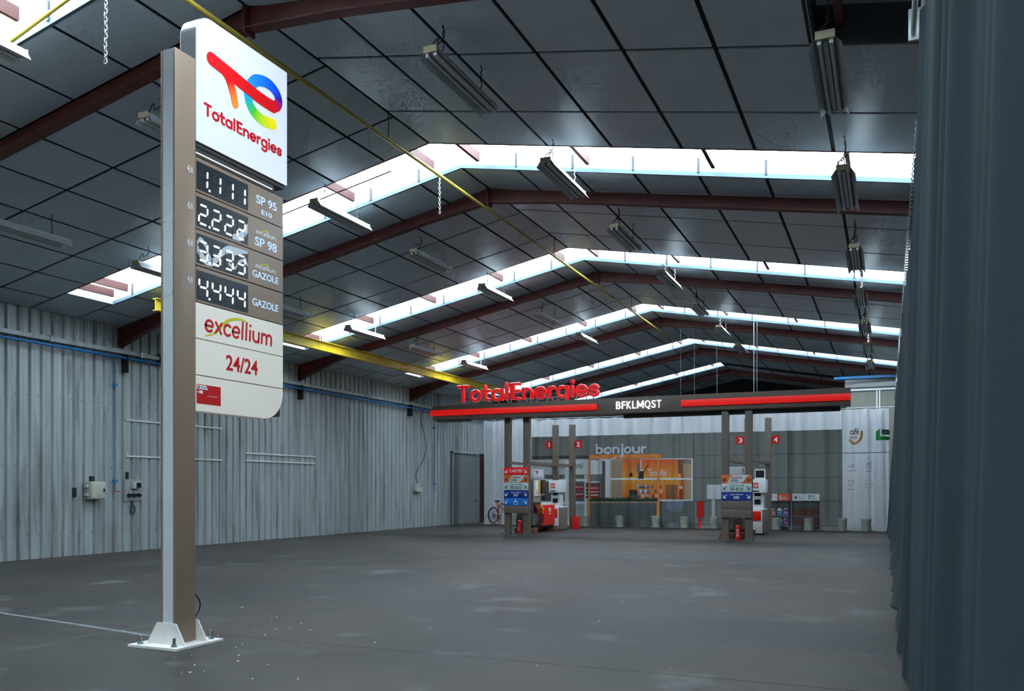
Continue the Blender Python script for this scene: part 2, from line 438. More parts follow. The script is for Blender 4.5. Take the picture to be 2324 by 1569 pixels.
def word(mbf, s, u0, u1, base, xh, t, fn, w=0.27, section=FLAT, shear=0.0):
    """Monoline word between u0 and u1; mbf(i, ch) gives the builder for each letter."""
    sc = (u1 - u0) / word_metrics(s); x = 0.0
    for i, ch in enumerate(s):
        adv, strokes_ = GL[ch]; mb = mbf(i, ch)
        def g(a, b, c_, x=x): return fn(u0 + (x + a + shear * b) * sc, base + b * xh, c_)
        # stroke in a space where both axes have the same scale
        k = xh / sc
        def gg(a, b, c_, x=x): return fn(u0 + x * sc + a, base + b, c_)
        for si, (pts, cl) in enumerate(strokes_):
            tt_ = t * (1 + .07 * si)
            pp = [((a + shear * b) * sc, b * xh) for a, b in pts]
            ws = w * (sc + xh) / 2
            if cl == 'dot':
                ctr = (sum(p[0] for p in pp) / len(pp), sum(p[1] for p in pp) / len(pp))
                ring = [(ctr[0] + ws * 0.30 * math.cos(q * math.pi / 8), ctr[1] + ws * 0.30 * math.sin(q * math.pi / 8)) for q in range(16)]
                stroke(mb, ring, ws * 0.62, tt_, gg, True, section)
            else:
                stroke(mb, pp, ws, tt_, gg, cl is True, section)
        x += adv

# ================================================================== THE HALL
XW, XR, RX, RZ = -17.75, 2.85, -7.45, 7.75       # left wall, right wall, ridge
SL, SR = 0.20, 0.18                              # roof slopes left and right
Y0, Y1 = -12.95, 49.0
def zc(x, dz=0.0): return RZ + dz - (SL * (RX - x) if x < RX else SR * (x - RX))
PITCH, RAF0 = 7.2, 8.65
ROWS = [(0.0, 1.65), (1.65, 3.5), (3.5, 4.7), (5.95, 7.2)]; SKY = (4.7, 5.95)
ROWS_R = [(0.0, 1.42), (1.42, 3.28), (3.28, 4.7), (5.95, 7.2)]                     # joints of the right slope sit a little nearer
XLs = [-7.45, -8.38, -9.48, -10.58, -11.69, -12.78, -13.84, -14.90, -15.95, -17.0, -17.72]
XRs = [-7.45, -6.31, -5.20, -4.08, -2.94, -1.83, -0.72, 0.40, 1.50, 2.82]
SKYL, SKYR = -16.57, 1.67

# ---- floor: cast slabs with saw-cut joints
floor = MB().box(-19, 4.5, Y0 - 0.5, Y1 + 0.5, -0.30, -0.012).build('floor', M['floor']); struct(floor, 'worn grey concrete floor of the hall', 'floor')
xs_ = [-19, 4.5]; ys_ = [Y0 - 0.5, -4.0, 7.3, 18.6, 29.9, 41.2, Y1 + 0.5]
for i in range(len(xs_) - 1):
    for j in range(len(ys_) - 1):
        MB().box(xs_[i] + 0.004, xs_[i + 1] - 0.004, ys_[j] + 0.005, ys_[j + 1] - 0.005, -0.06, 0.0).build('slab', M['floor'], floor)
mb = MB()
a, b = on_z(-120, 1373), on_z(345, 1444)
d = (b - a).normalized(); nrm = Vector((-d.y, d.x, 0)) * 0.035
mb.add([a - nrm + Vector((0, 0, .0015)), b - nrm + Vector((0, 0, .0015)), b + nrm + Vector((0, 0, .0015)), a + nrm + Vector((0, 0, .0015))], [(0, 1, 2, 3)])
ln = mb.build('painted_floor_line', M['paintline']); tag(ln, 'worn white painted line on the floor left of the sign post', 'floor marking')

for (pa_, pb_, w_, lab_) in (((150, 1452), (352, 1418), .02, 'faint yellow painted line behind the foot of the sign post'), ((470, 1412), (640, 1392), .018, 'faint yellow painted line right of the foot of the sign post')):
    a, b = on_z(*pa_), on_z(*pb_); d = (b - a).normalized(); nrm = Vector((-d.y, d.x, 0)) * w_; up_ = Vector((0, 0, .0012)); mb = MB()
    mb.add([a - nrm + up_, b - nrm + up_, b + nrm + up_, a + nrm + up_], [(0, 1, 2, 3)])
    tag(mb.build('painted_floor_line', mat('worn_yellow_floor_paint', srgb(88, 80, 56), .6, noise=.2, scale=9)), lab_, 'floor marking')
mb = MB(); rf_ = random.Random(21)
for i in range(70):
    if i < 26: g_ = on_z(rf_.uniform(390, 700), rf_.uniform(1400, 1560))
    elif i < 50: g_ = on_z(rf_.uniform(500, 1900), rf_.uniform(1240, 1520))
    else: g_ = Vector((XW + rf_.uniform(.1, 1.4), rf_.uniform(13, 33), 0))
    r_ = rf_.uniform(.006, .018); n_ = 5
    mb.add([(g_.x + r_ * rf_.uniform(.6, 1.2) * math.cos(k * 6.283 / n_), g_.y + r_ * rf_.uniform(.6, 1.2) * math.sin(k * 6.283 / n_), .001) for k in range(n_)] + [(g_.x, g_.y, .008)], [(k, (k + 1) % n_, n_) for k in range(n_)])
o = mb.build('paint_flakes', mat('pale_paint_flake', srgb(190, 192, 190), .7)); o['kind'] = 'stuff'; tag(o, 'pale paint flakes scattered on the concrete floor', 'debris'); o['kind'] = 'stuff'

# ---- left wall: trapezoidal galvanised cladding, one object per sheet
wall_left = MB().box(XW - 0.16, XW - 0.08, Y0, Y1, 0, 5.75).build('wall_left', M['plainwall'])
struct(wall_left, 'ribbed galvanised sheet wall along the left side', 'wall')
RIB = 0.286
def clad_sheet(y0, nrib, z0, z1, dent=None):
    mb = MB(); prof = []
    for k in range(nrib):
        y = y0 + k * RIB
        prof += [(0.0, y), (0.0, y + 0.085), (0.006, y + 0.095), (0.0, y + 0.105), (0.0, y + 0.192), (0.005, y + 0.198), (-0.055, y + 0.220), (-0.055, y + 0.258)]
    prof.append((0.0, y0 + nrib * RIB))
    n = len(prof)
    zs = [z0, z1]
    for z in zs:
        for dx, y in prof: mb.v.append((XW + dx, y, z))
    for i in range(n - 1): mb.f.append((i, i + 1, n + i + 1, n + i))
    return mb
y = 3.5 + (12.764 - 0.225 - 3.5) % (RIB)
door_a, door_b, door_h = 33.95, 36.45, 3.2
while y < 46:
    nr = 3
    z0 = door_h + 0.06 if (y + nr * RIB > door_a and y < door_b) else 0.0
    clad_sheet(y, nr, z0, 5.69).build('cladding_sheet', M['clad'], wall_left)
    y += nr * RIB
MB().box(XW - .07, XW - .055, Y0, 3.6, 0, 5.7).build('cladding_sheet', M['clad'], wall_left)
sc_ = MB(); y_ = 3.5 + (12.764 - 0.225 - 3.5) % RIB
while y_ < 33.5:
    for z_ in (.55, 2.12, 3.72): sc_.box(XW, XW + .012, y_ + .172, y_ + .19, z_ - .010, z_ + .010)
    y_ += RIB
o = sc_.build('screws', mat('dark_screw_head', srgb(60, 66, 70), .5), wall_left); o['kind'] = 'stuff'
# screws are too small; horizontal seam line of the sheets
# ---- other walls
wall_right = MB().box(XR, XR + 0.12, Y0, Y1, 0, 5.95).build('wall_right', M['plainwall']); struct(wall_right, 'grey sheet wall behind the black side curtain', 'wall')
mb = MB()
mb.prism([(XW - .1, 0), (XR + .1, 0), (XR + .1, zc(XR)), (RX, RZ), (XW - .1, zc(XW))], Y1 - 0.05, Y1 + 0.1, lambda u, v, t: (u, t, v))
wall_back = mb.build('wall_back', M['backwall']); struct(wall_back, 'dark gable wall at the far end of the hall', 'wall')
mb = MB()
mb.prism([(XW - .1, 0), (XR + .1, 0), (XR + .1, zc(XR)), (RX, RZ), (XW - .1, zc(XW))], Y0 - 0.1, Y0 + 0.05, lambda u, v, t: (u, t, v))
wall_front = mb.build('wall_front', M['plainwall']); struct(wall_front, 'grey gable wall behind the viewpoint', 'wall')

# ---- ceiling: dark joint grid carrying laminated panels
ceiling = struct_empty('ceiling', (RX, 20, 5.6), 'sloping grey panelled ceiling under the roof', 'ceiling')
bays = range(-3, 6)
HAS_R = lambda k: k <= 3                           # the farthest skylight only shows on the left slope
def grid_strip(mb, xa, xb, ya, yb):
    mb.add([(xa, ya, zc(xa, .012)), (xb, ya, zc(xb, .012)), (xb, yb, zc(xb, .012)), (xa, yb, zc(xa, .012))], [(0, 1, 2, 3)] if xa < xb else [(3, 2, 1, 0)])
mbg = MB(); rest = MB(); pcache = {}; npan = 0
OPEN_Y = RAF0 + 1.36
def add_panel(xa, xb, ya, yb, single):
    global npan
    if xa > xb: xa, xb = xb, xa
    g = 0.030; al = math.atan(SL) if xb <= RX + 1e-6 else -math.atan(SR)
    ln_ = (xb - xa) / math.cos(al) - 2 * g; wy = yb - ya - 2 * g
    cx, cy = (xa + xb) / 2, (ya + yb) / 2
    if single:
        key = (round(ln_, 3), round(wy, 3))
        if key not in pcache:
            m_ = MB().box(-ln_ / 2, ln_ / 2, -wy / 2, wy / 2, -0.02, 0.0)
            me = bpy.data.meshes.new('ceiling_panel'); me.from_pydata(m_.v, [], m_.f); me.materials.append(M['panel']); pcache[key] = me
        o = bpy.data.objects.new('ceiling_panel', pcache[key]); COL.objects.link(o); o.parent = ceiling
        o.location = Vector((cx, cy, zc(cx))) - org(ceiling); o.rotation_euler = (random.uniform(-.002, .002), -al, 0); npan += 1
    else:
        c_, s_ = math.cos(al), math.sin(al)
        q = MB().box(-ln_ / 2, ln_ / 2, -wy / 2, wy / 2, -0.02, 0.0)
        rest.add([(cx + p[0] * c_ - p[2] * s_, cy + p[1], zc(cx) + p[0] * s_ + p[2] * c_) for p in q.v], q.f)
for k in bays:
    yb_ = RAF0 + PITCH * k
    for ri in range(4):
        if yb_ + ROWS[ri][0] > Y1 - .3: continue
        for side in (XLs, XRs):
            a_, b_ = (ROWS if side is XLs else ROWS_R)[ri]; ya, yc_ = yb_ + a_, min(yb_ + b_, Y1)
            for i in range(len(side) - 1):
                xa, xb = side[i], side[i + 1]
                if side is XRs and xb > -0.7 and (k <= -1 or (k == 0 and ri == 0)):
                    if k == 0 and xa > -0.75: add_panel(xa, xb, OPEN_Y, yc_, xb < 0.5)
                    continue
                if side is XRs and k == 0 and ri == 0: pass
                vis = (0 <= k <= 3 or (k == -1 and ri == 3)) and (side is XLs or xb < 0.5)
                add_panel(xa, xb, ya, yc_, vis)
        a_, b_ = ROWS[ri]; grid_strip(mbg, XW, RX, yb_ + a_, min(yb_ + b_, Y1))
        opening = (k <= -1 or (k == 0 and ri == 0))
        grid_strip(mbg, RX, -0.72 if opening else XR, ya, yc_)
        if k == 0 and ri == 0: grid_strip(mbg, -0.72, XR, OPEN_Y, yc_)
    ya, yc_ = yb_ + SKY[0], min(yb_ + SKY[1], Y1)
    if ya < Y1:
        grid_strip(mbg, XW, SKYL, ya, yc_); add_panel(XW + .03, SKYL, ya, yc_, 0 <= k <= 3)
        if HAS_R(k): grid_strip(mbg, SKYR, XR, ya, yc_)
        else: grid_strip(mbg, RX, XR, ya, yc_)
mbg.build('joint_grid', M['grid'], ceiling)
o = rest.build('panel_field', M['panel'], ceiling); o['kind'] = 'stuff'
# roof sheet above everything (seen through the opening at the upper right)
mb = MB()
for xa, xb in ((XW - .3, RX), (RX, XR + .3)):
    n = 60
    for i in range(n):
        y_a = Y0 + (Y1 - Y0) * i / n; y_b = Y0 + (Y1 - Y0) * (i + 1) / n; w_ = (y_b - y_a)
        pr = [(y_a, .55), (y_a + w_ * .55, .55), (y_a + w_ * .65, .60), (y_a + w_ * .9, .60), (y_b, .55)]
        for (p, q), (r_, s_) in zip(pr[:-1], pr[1:]):
            mb.add([(xa, p, zc(xa, q)), (xb, p, zc(xb, q)), (xb, r_, zc(xb, s_)), (xa, r_, zc(xa, s_))], [(0, 1, 2, 3)])
roof = mb.build('roof', M['roofsheet']); struct(roof, 'dark ribbed roof sheeting above the ceiling', 'roof')
# framing round the ceiling opening at the upper right
of = thing('ceiling_opening_frame', 'open bay in the ceiling at the upper right with a red joist and dark steel edge', 'frame', (0.9, OPEN_Y, 5.9))
mb = MB(); mb.box(-0.72, 2.8, OPEN_Y - 0.10, OPEN_Y - 0.0, 0, 0)
mb = MB(); x_a, x_b = -0.72, 2.8
mb.add([(x_a, OPEN_Y - .09, zc(x_a, -.03)), (x_b, OPEN_Y - .09, zc(x_b, -.03)), (x_b, OPEN_Y, zc(x_b, -.03)), (x_a, OPEN_Y, zc(x_a, -.03)),
        (x_a, OPEN_Y - .09, zc(x_a, .35)), (x_b, OPEN_Y - .09, zc(x_b, .35)), (x_b, OPEN_Y, zc(x_b, .35)), (x_a, OPEN_Y, zc(x_a, .35))],
       [(0, 3, 2, 1), (4, 5, 6, 7), (0, 1, 5, 4), (1, 2, 6, 5), (2, 3, 7, 6), (3, 0, 4, 7)])
mb.build('edge_beam', M['grid'], of)
MB().box(-0.80, -0.72, 1.5, OPEN_Y, zc(-.76, -.02), zc(-.76, .4)).build('edge_beam', M['grid'], of)
MB().box(-0.52, -0.44, 1.5, OPEN_Y, zc(-.48, .1), zc(-.48, .3)).build('joist', M['red_steel'], of)

# ---- skylights
PURL = [-6.99, -4.84, -2.65, -0.55, -7.95, -9.75, -11.85, -13.95, -15.88, -16.32]
sky_names = {-1: 'above the sign post at the upper left corner', 0: 'nearest whole one, behind the price sign', 1: 'second one beyond the price sign', 2: 'third one, in front of the fuel canopy', 3: 'fourth one, above the shop banner', 4: 'farthest one, left slope only'}
for k in bays:
    yb_ = RAF0 + PITCH * k; ya, yc_ = yb_ + SKY[0], yb_ + SKY[1]
    if ya > Y1 - 1: continue
    W = struct_empty('window_%d' % (k + 4), (RX, (ya + yc_) / 2, RZ), 'white daylit strip skylight across the roof, ' + sky_names.get(k, 'behind the viewpoint'), 'skylight')
    sides = [(SKYL, RX)] + ([(RX, SKYR)] if HAS_R(k) else [])
    D = 0.32
    mbp = MB(); near = MB(); far = MB(); trim = MB(); end = MB(); ntrim = MB()
    for xa, xb in sides:
        MB().add([(xa, ya, zc(xa, D)), (xb, ya, zc(xb, D)), (xb, yc_, zc(xb, D)), (xa, yc_, zc(xa, D))], [(3, 2, 1, 0)]).build('pane', M['pane'], W)
        near.add([(xa, ya, zc(xa, 0)), (xb, ya, zc(xb, 0)), (xb, ya, zc(xb, D)), (xa, ya, zc(xa, D))], [(0, 1, 2, 3)])
        far.add([(xa, yc_, zc(xa, 0)), (xb, yc_, zc(xb, 0)), (xb, yc_, zc(xb, D)), (xa, yc_, zc(xa, D))], [(3, 2, 1, 0)])
        e_ = 0.045
        trim.add([(xa, yc_ - .015, zc(xa, -.03)), (xb, yc_ - .015, zc(xb, -.03)), (xb, yc_ - .015, zc(xb, e_)), (xa, yc_ - .015, zc(xa, e_)),
                  (xa, yc_ + .03, zc(xa, -.03)), (xb, yc_ + .03, zc(xb, -.03))], [(0, 3, 2, 1), (0, 1, 5, 4)])
        ntrim.add([(xa, ya + .004, zc(xa, -.026)), (xb, ya + .004, zc(xb, -.026)), (xb, ya + .004, zc(xb, .02)), (xa, ya + .004, zc(xa, .02)),
                  (xa, ya - .03, zc(xa, -.026)), (xb, ya - .03, zc(xb, -.026))], [(0, 1, 2, 3), (4, 5, 1, 0)])
    for xe in ([SKYL] + ([SKYR] if HAS_R(k) else [RX])):
        end.add([(xe, ya, zc(xe, -.02)), (xe, yc_, zc(xe, -.02)), (xe, yc_, zc(xe, D)), (xe, ya, zc(xe, D))], [(0, 1, 2, 3)])
    near.build('well_side', M['foil'], W); far.build('well_side', M['foil'], W); end.build('well_end', M['foil'], W)
    trim.build('edge_trim', M['trim'], W); ntrim.build('edge_trim', M['red_steel'], W)
    if k < -1 : continue
    for px_ in PURL:
        if px_ > RX and not HAS_R(k): continue
        lz = zc(px_, 0.03)
        MB().box(px_ - .03, px_ + .03, ya + .02, yc_ - .22, lz, lz + .17).build('purlin', M['purlin'], W)
    nst = 0
    for xs in XLs[1:-1] + XRs[1:-2]:
        if xs < SKYL or (xs > RX and not HAS_R(k)): continue
        MB().box(xs - .02, xs + .02, yc_ - .03, yc_ - .008, zc(xs, .02), zc(xs, .27)).build('spacer_strip', M['strip'], W)

# ---- red steel rafters (one portal frame each)
raf_lab = {0: 'nearest one, passing behind the top of the sign post', 1: 'second one, just beyond the nearest full skylight', 2: 'third one, crossing the yellow crane beam', 3: 'fourth one, just before the fuel canopy', 4: 'fifth one, over the shop banner', 5: 'farthest one in the dark end of the hall'}
for k in range(-1, 6):
    yr = RAF0 + PITCH * k
    if yr > Y1 - 1: continue
    rf = thing('steel_rafter', 'dark red steel roof rafter, ' + raf_lab.get(k, 'overhead behind the viewpoint'), 'rafter', (RX, yr, 5.2), group='red portal rafters under the roof')
    for xa, xb in ((XW + .02, RX), (XR - .02, RX)):
        mb = MB(); fl = 0.085
        skew = (.12 if k == 0 else .045) if xa > RX else 0.0
        def sect(x, depth):
            zt = zc(x, -.03); zb = zc(x, -depth); y_ = yr - skew * (x - RX)
            return [(x, y_ - fl, zb), (x, y_ + fl, zb), (x, y_ + fl, zb + .016), (x, y_ + .006, zb + .016), (x, y_ + .006, zt), (x, y_ - .006, zt), (x, y_ - .006, zb + .016), (x, y_ - fl, zb + .016)]
        sgn = 1 if xb > xa else -1
        stations = [(xa, .52), (xa + sgn * 1.7, .26), (xb - sgn * 1.5, .26), (xb, .32)]
        base = 0; prev = None
        for x, dpt in stations:
            mb.v += sect(x, dpt)
        for i in range(len(stations) - 1):
            for j in range(8):
                mb.f.append((i * 8 + j, i * 8 + (j + 1) % 8, (i + 1) * 8 + (j + 1) % 8, (i + 1) * 8 + j))
        mb.f.append(tuple(range(8)))
        mb.build('rafter_beam', M['red_steel'], rf)
        MB().box(xa - .006 * sgn, xa + .014 * sgn, yr - skew * (xa - RX) - .09, yr - skew * (xa - RX) + .09, zc(xa, -.55), zc(xa, -.04)).build('foot_plate', M['red_steel'], rf)
    MB().box(RX - .02, RX + .02, yr - .10, yr + .10, RZ - .38, RZ - .03).build('apex_plate', M['red_steel'], rf)
# wall columns behind the far door
st = MB(); st.box(XW + .0, XW + .2, RAF0 + PITCH * 4 - .62, RAF0 + PITCH * 4 - .44, 0, 3.22)
tag(st.build('steel_column', M['red_steel']), 'dark red steel post beside the grey door at the far left', 'column')

# ---- door in the left wall
D1 = struct_empty('door_1', (XW, (door_a + door_b) / 2, 0), 'tall grey steel door at the far end of the left wall', 'door')
MB().box(XW - .06, XW - .02, door_a + .04, door_b - .02, 0.01, door_h).build('leaf', M['door'], D1)
mb = MB(); mb.box(XW - .06, XW + .03, door_a - .06, door_a + .04, 0, door_h + .10)
mb.build('jamb', M['clad'], D1)
MB().box(XW - .06, XW + .04, door_a - .06, door_b + .06, door_h, door_h + .12).build('lintel', M['clad'], D1)
mb = MB(); mb.box(XW - .02, XW + .03, door_b - .25, door_b - .17, 1.02, 1.08); mb.box(XW + .015, XW + .03, door_b - .25, door_b - .10, 1.04, 1.06)
mb.build('handle', M['steel'], D1)

# ================================================================== PRICE SIGN (totem)
PX0, PX1, PY0, PY1, PZ = -6.76, -6.57, 6.54, 6.82, 6.05
XS = -6.568
tot = thing('price_sign', 'tall fuel price sign on a bronze post with four illuminated price displays', 'sign', (-6.66, 6.68, 0))
MB().box(-7.03, -6.38, 6.37, 7.02, 0.0, 0.028).build('base_plate', M['white_paint'], tot, bevel=0.003)
for yy, nm in ((PY0 - 0.016, 'gusset'), (PY1 + 0.004, 'gusset')):
    mb = MB()
    mb.prism([(-6.93, .028), (-6.42, .028), (-6.545, .24), (-6.80, .24)], yy, yy + 0.014, lambda u, v, t: (u, t, v))
    mb.build(nm, M['white_paint'], tot)
for bx, by in ((-6.93, 6.44), (-6.48, 6.44), (-6.93, 6.95), (-6.48, 6.95)):
    bo = MB(); bo.lathe([(.033, .028), (.033, .034)], (bx, by, 0), 12); bo.lathe([(.026, .034), (.026, .056)], (bx, by, 0), 6)
    bo = bo.build('anchor_bolt', M['steel'], tot, smooth=.5)
    MB().lathe([(.015, .05), (.015, .115), (.012, .12)], (bx, by, 0), 10).build('bolt_shank', M['steel'], bo, smooth=.5)
# post: two bronze cheek profiles with an aluminium cover between them
MB().box(-6.735, -6.588, PY0 + .012, PY1, .03, PZ - .004).build('post_core', M['post_taupe'], tot)
MB().box(-6.588, PX1, PY0, PY1, .03, PZ).build('post_cheek', M['post_taupe'], tot, bevel=.004)
MB().box(PX0, -6.735, PY0, PY1, .24, PZ - .01).build('post_cheek', M['post_taupe'], tot, bevel=.004)
MB().box(-6.732, -6.596, PY0 + .001, PY0 + .012, .2, PZ - .003).build('front_cover', M['alu'], tot)
pl = MB().box(-6.728, -6.600, PY0 - .003, PY0 + .001, 3.55, 4.33).build('joint_plate', M['alu'], tot)
for zz in (4.30, 3.94, 3.58):
    for xx in (-6.71, -6.617):
        MB().add([(xx + .009 * math.cos(a_ * math.pi / 4), PY0 - (.003 if h_ == 0 else .009), zz + .009 * math.sin(a_ * math.pi / 4)) for h_ in (0, 1) for a_ in range(8)],
                 [tuple(range(8, 16))] + [(i, (i + 1) % 8, (i + 1) % 8 + 8, i + 8) for i in range(8)]).build('rivet', M['steel'], pl)
def SP(u, v, t): return Vector((XS + t, u, v))            # sign plane: u along Y, v up, t towards the hall
def sp(px, py): p = on_x(px, py, XS); return (p.y, p.z)
# illuminated logo box
YB0, YB1, ZB0, ZB1, rr = 6.815, 8.285, 5.205, 6.562, 0.215
outl = [(YB0, ZB0), (YB1, ZB0), (YB1, ZB1), (YB0 + rr, ZB1)] + [(YB0 + rr - rr * math.sin(math.radians(a_)), ZB1 - rr + rr * math.cos(math.radians(a_))) for a_ in range(9, 91, 9)]
def inset(poly, d_):
    cx = (YB0 + YB1) / 2; cy = (ZB0 + ZB1) / 2
    return [(u + d_ * (1 if u < cx else -1) * min(1, abs(u - cx) / .6), v + d_ * (1 if v < cy else -1) * min(1, abs(v - cy) / .5)) for u, v in poly]
MB().prism(outl, -0.20, 0.004, SP).build('logo_box', M['sign_edge'], tot, smooth=.5)
MB().prism(inset(outl, .006), 0.004, 0.012, SP).build('logo_face', M['sign_white'], tot)
MB().prism(inset(outl, .006), -0.212, -0.20, SP).build('logo_face', M['sign_white'], tot)
MB().box(XS - .17, XS - .01, YB0 + .02, YB1 - .03, ZB0 - .045, ZB0).build('box_underside', M['sign_under'], tot)
MB().box(XS - .14, XS - .02, YB0 + .01, YB1 - .2, 5.062, 5.165).build('neck', M['sign_under'], tot)
MB().box(XS - .012, XS - .006, YB0 + .02, YB1 - .25, 5.088, 5.098).build('light_line', M['white_letter'], tot)
# the mark: red T running into a blue to yellow e
def lg(x, y): return sp(360 + x / 4.128, 40 + y / 4.128)
def mixc(stops, s_):
    for (a_, ca), (b_, cb) in zip(stops[:-1], stops[1:]):
        if s_ <= b_:
            f_ = (s_ - a_) / max(1e-6, b_ - a_); f_ = max(0, min(1, f_))
            return tuple(ca[i] * (1 - f_) + cb[i] * f_ for i in range(4))
    return stops[-1][1]
RED, NAVY, BLUE, SKYB, TEAL, GRN, LIME, YEL, ORG_ = srgb(204, 14, 22), srgb(40, 30, 150), srgb(10, 70, 225), srgb(30, 130, 250), srgb(10, 160, 160), srgb(60, 180, 40), srgb(180, 205, 20), srgb(236, 214, 10), srgb(236, 130, 50)
mb = MB(); mb.c = []
loop = smooth_path([lg(*p) for p in [(905, 590), (860, 625), (832, 680), (830, 750), (852, 830), (895, 900), (955, 957), (1015, 988), (1062, 1000)]], 5)
n_ = len(loop)
stroke(mb, loop, .126, .006, lambda u, v, t: SP(u, v, .012 + t), colors=[mixc([(0, SKYB), (.28, SKYB), (.42, TEAL), (.60, GRN), (.78, LIME), (1, YEL)], i / (n_ - 1)) for i in range(n_)])
loop2 = smooth_path([lg(*p) for p in [(1062, 838), (1098, 828), (1114, 790), (1106, 740), (1078, 685), (1030, 632), (970, 600), (905, 590), (870, 612)]], 5)
n_ = len(loop2)
stroke(mb, loop2, .126, .008, lambda u, v, t: SP(u, v, .012 + t), colors=[mixc([(0, RED), (.08, RED), (.3, NAVY), (.5, BLUE), (1, SKYB)], i / (n_ - 1)) for i in range(n_)])
leg_ = smooth_path([lg(*p) for p in [(612, 505), (645, 565), (668, 640), (690, 725), (706, 812)]], 5)
n_ = len(leg_)
stroke(mb, leg_, [.130 - .035 * i / (n_ - 1) for i in range(n_)], .0094, lambda u, v, t: SP(u, v, .012 + t), colors=[mixc([(0, RED), (.4, RED), (1, ORG_)], i / (n_ - 1)) for i in range(n_)])
bar_ = smooth_path([lg(*p) for p in [(486, 392), (600, 482), (720, 580), (820, 664), (920, 744), (1000, 800), (1062, 838)]], 4)
n_ = len(bar_)
stroke(mb, bar_, .142, .010, lambda u, v, t: SP(u, v, .012 + t), colors=[mixc([(0, RED), (1, RED)], i / (n_ - 1)) for i in range(n_)])
mb.build('emblem', LOGO, tot, label='red and blue to yellow emblem on the white sign face')
mb = MB()
u0, v0 = lg(425, 925); u1, v1 = lg(1142, 1270)
word(lambda i, c_: mb, 'TotalEnergies', u0 - .02, u1 + .005, 5.513, .098, .006, lambda u, v, t: SP(u, v, .012 + t), w=.245)
mb.build('lettering', mat('backlit_crimson_print', srgb(178, 10, 26), .4, emit=srgb(190, 10, 24), estr=.3), tot, label='crimson wordmark under the emblem')
# price rows and message panels
ROWZ = [5.05, 4.685, 4.30, 3.918, 3.54, 3.164, 2.783, 2.408]
YS0, YS1 = 6.822, 8.22
seg_c = {'1': 'bc', '2': 'abged', '3': 'abgcd', '4': 'fgbc'}
def prect(x0, x1, yt, yb): a_ = sp(x0, yt); b_ = sp(x0, yb); c_ = sp(x1, yt); return (a_[0], b_[1], c_[0], a_[1])
disp = [('1.111', [('SP 95', prect(581.5, 627.5, 441, 460.4)), ('E10', prect(593.5, 616.5, 475.6, 486.5))], None),
        ('2.222', [('SP 98', prect(578.5, 628, 535.7, 556.3))], prect(580, 626, 520.4, 530.1)),
        ('3.333', [('GAZOLE', prect(573, 631.5, 611.3, 627))], prect(578.6, 625.5, 598, 607.6)),
        ('4.444', [('GAZOLE', prect(572.6, 631.2, 675.4, 692.4))], None)]
def led(mb, y0_, z0_, w_, h_, seg, t0, thin=1.0, shear=.10):
    th = .020 * thin; gap = .004
    def P(a_, b_): return (y0_ + a_ * w_ + shear * b_ * h_ * .35, z0_ + b_ * h_)
    ends = {'a': ((0, 1), (1, 1)), 'b': ((1, 1), (1, .5)), 'c': ((1, .5), (1, 0)), 'd': ((0, 0), (1, 0)), 'e': ((0, 0), (0, .5)), 'f': ((0, .5), (0, 1)), 'g': ((0, .5), (1, .5))}
    for s_ in seg:
        (a_, b_) = ends[s_]; p = P(*a_); q = P(*b_)
        dx, dy = q[0] - p[0], q[1] - p[1]; L_ = math.hypot(dx, dy); dx /= L_; dy /= L_
        p = (p[0] + dx * .012, p[1] + dy * .012); q = (q[0] - dx * .012, q[1] - dy * .012)
        nx, ny = -dy * th / 2, dx * th / 2; e_ = th / 2
        poly = [p, (p[0] + dx * e_ - nx, p[1] + dy * e_ - ny), (q[0] - dx * e_ - nx, q[1] - dy * e_ - ny), q, (q[0] - dx * e_ + nx, q[1] - dy * e_ + ny), (p[0] + dx * e_ + nx, p[1] + dy * e_ + ny)]
        mb.prism(poly, t0, t0 + .004, SP)
def rowpanel(zt, zb, m_, name, r_br=0.0):
    if r_br:
        poly = [(YS0, zb)] + [(YS1 - r_br + r_br * math.sin(math.radians(a_)), zb + r_br - r_br * math.cos(math.radians(a_))) for a_ in range(0, 91, 9)] + [(YS1, zt), (YS0, zt)]
    else:
        poly = [(YS0, zb), (YS1, zb), (YS1, zt), (YS0, zt)]
    return MB().prism(poly, -.16, 0.0, SP).build(name, m_, tot)
MB().box(XS - .15, XS - .03, YS0, YS1 - .02, 2.45, 5.05).build('panel_core', M['taupe_dark'], tot)
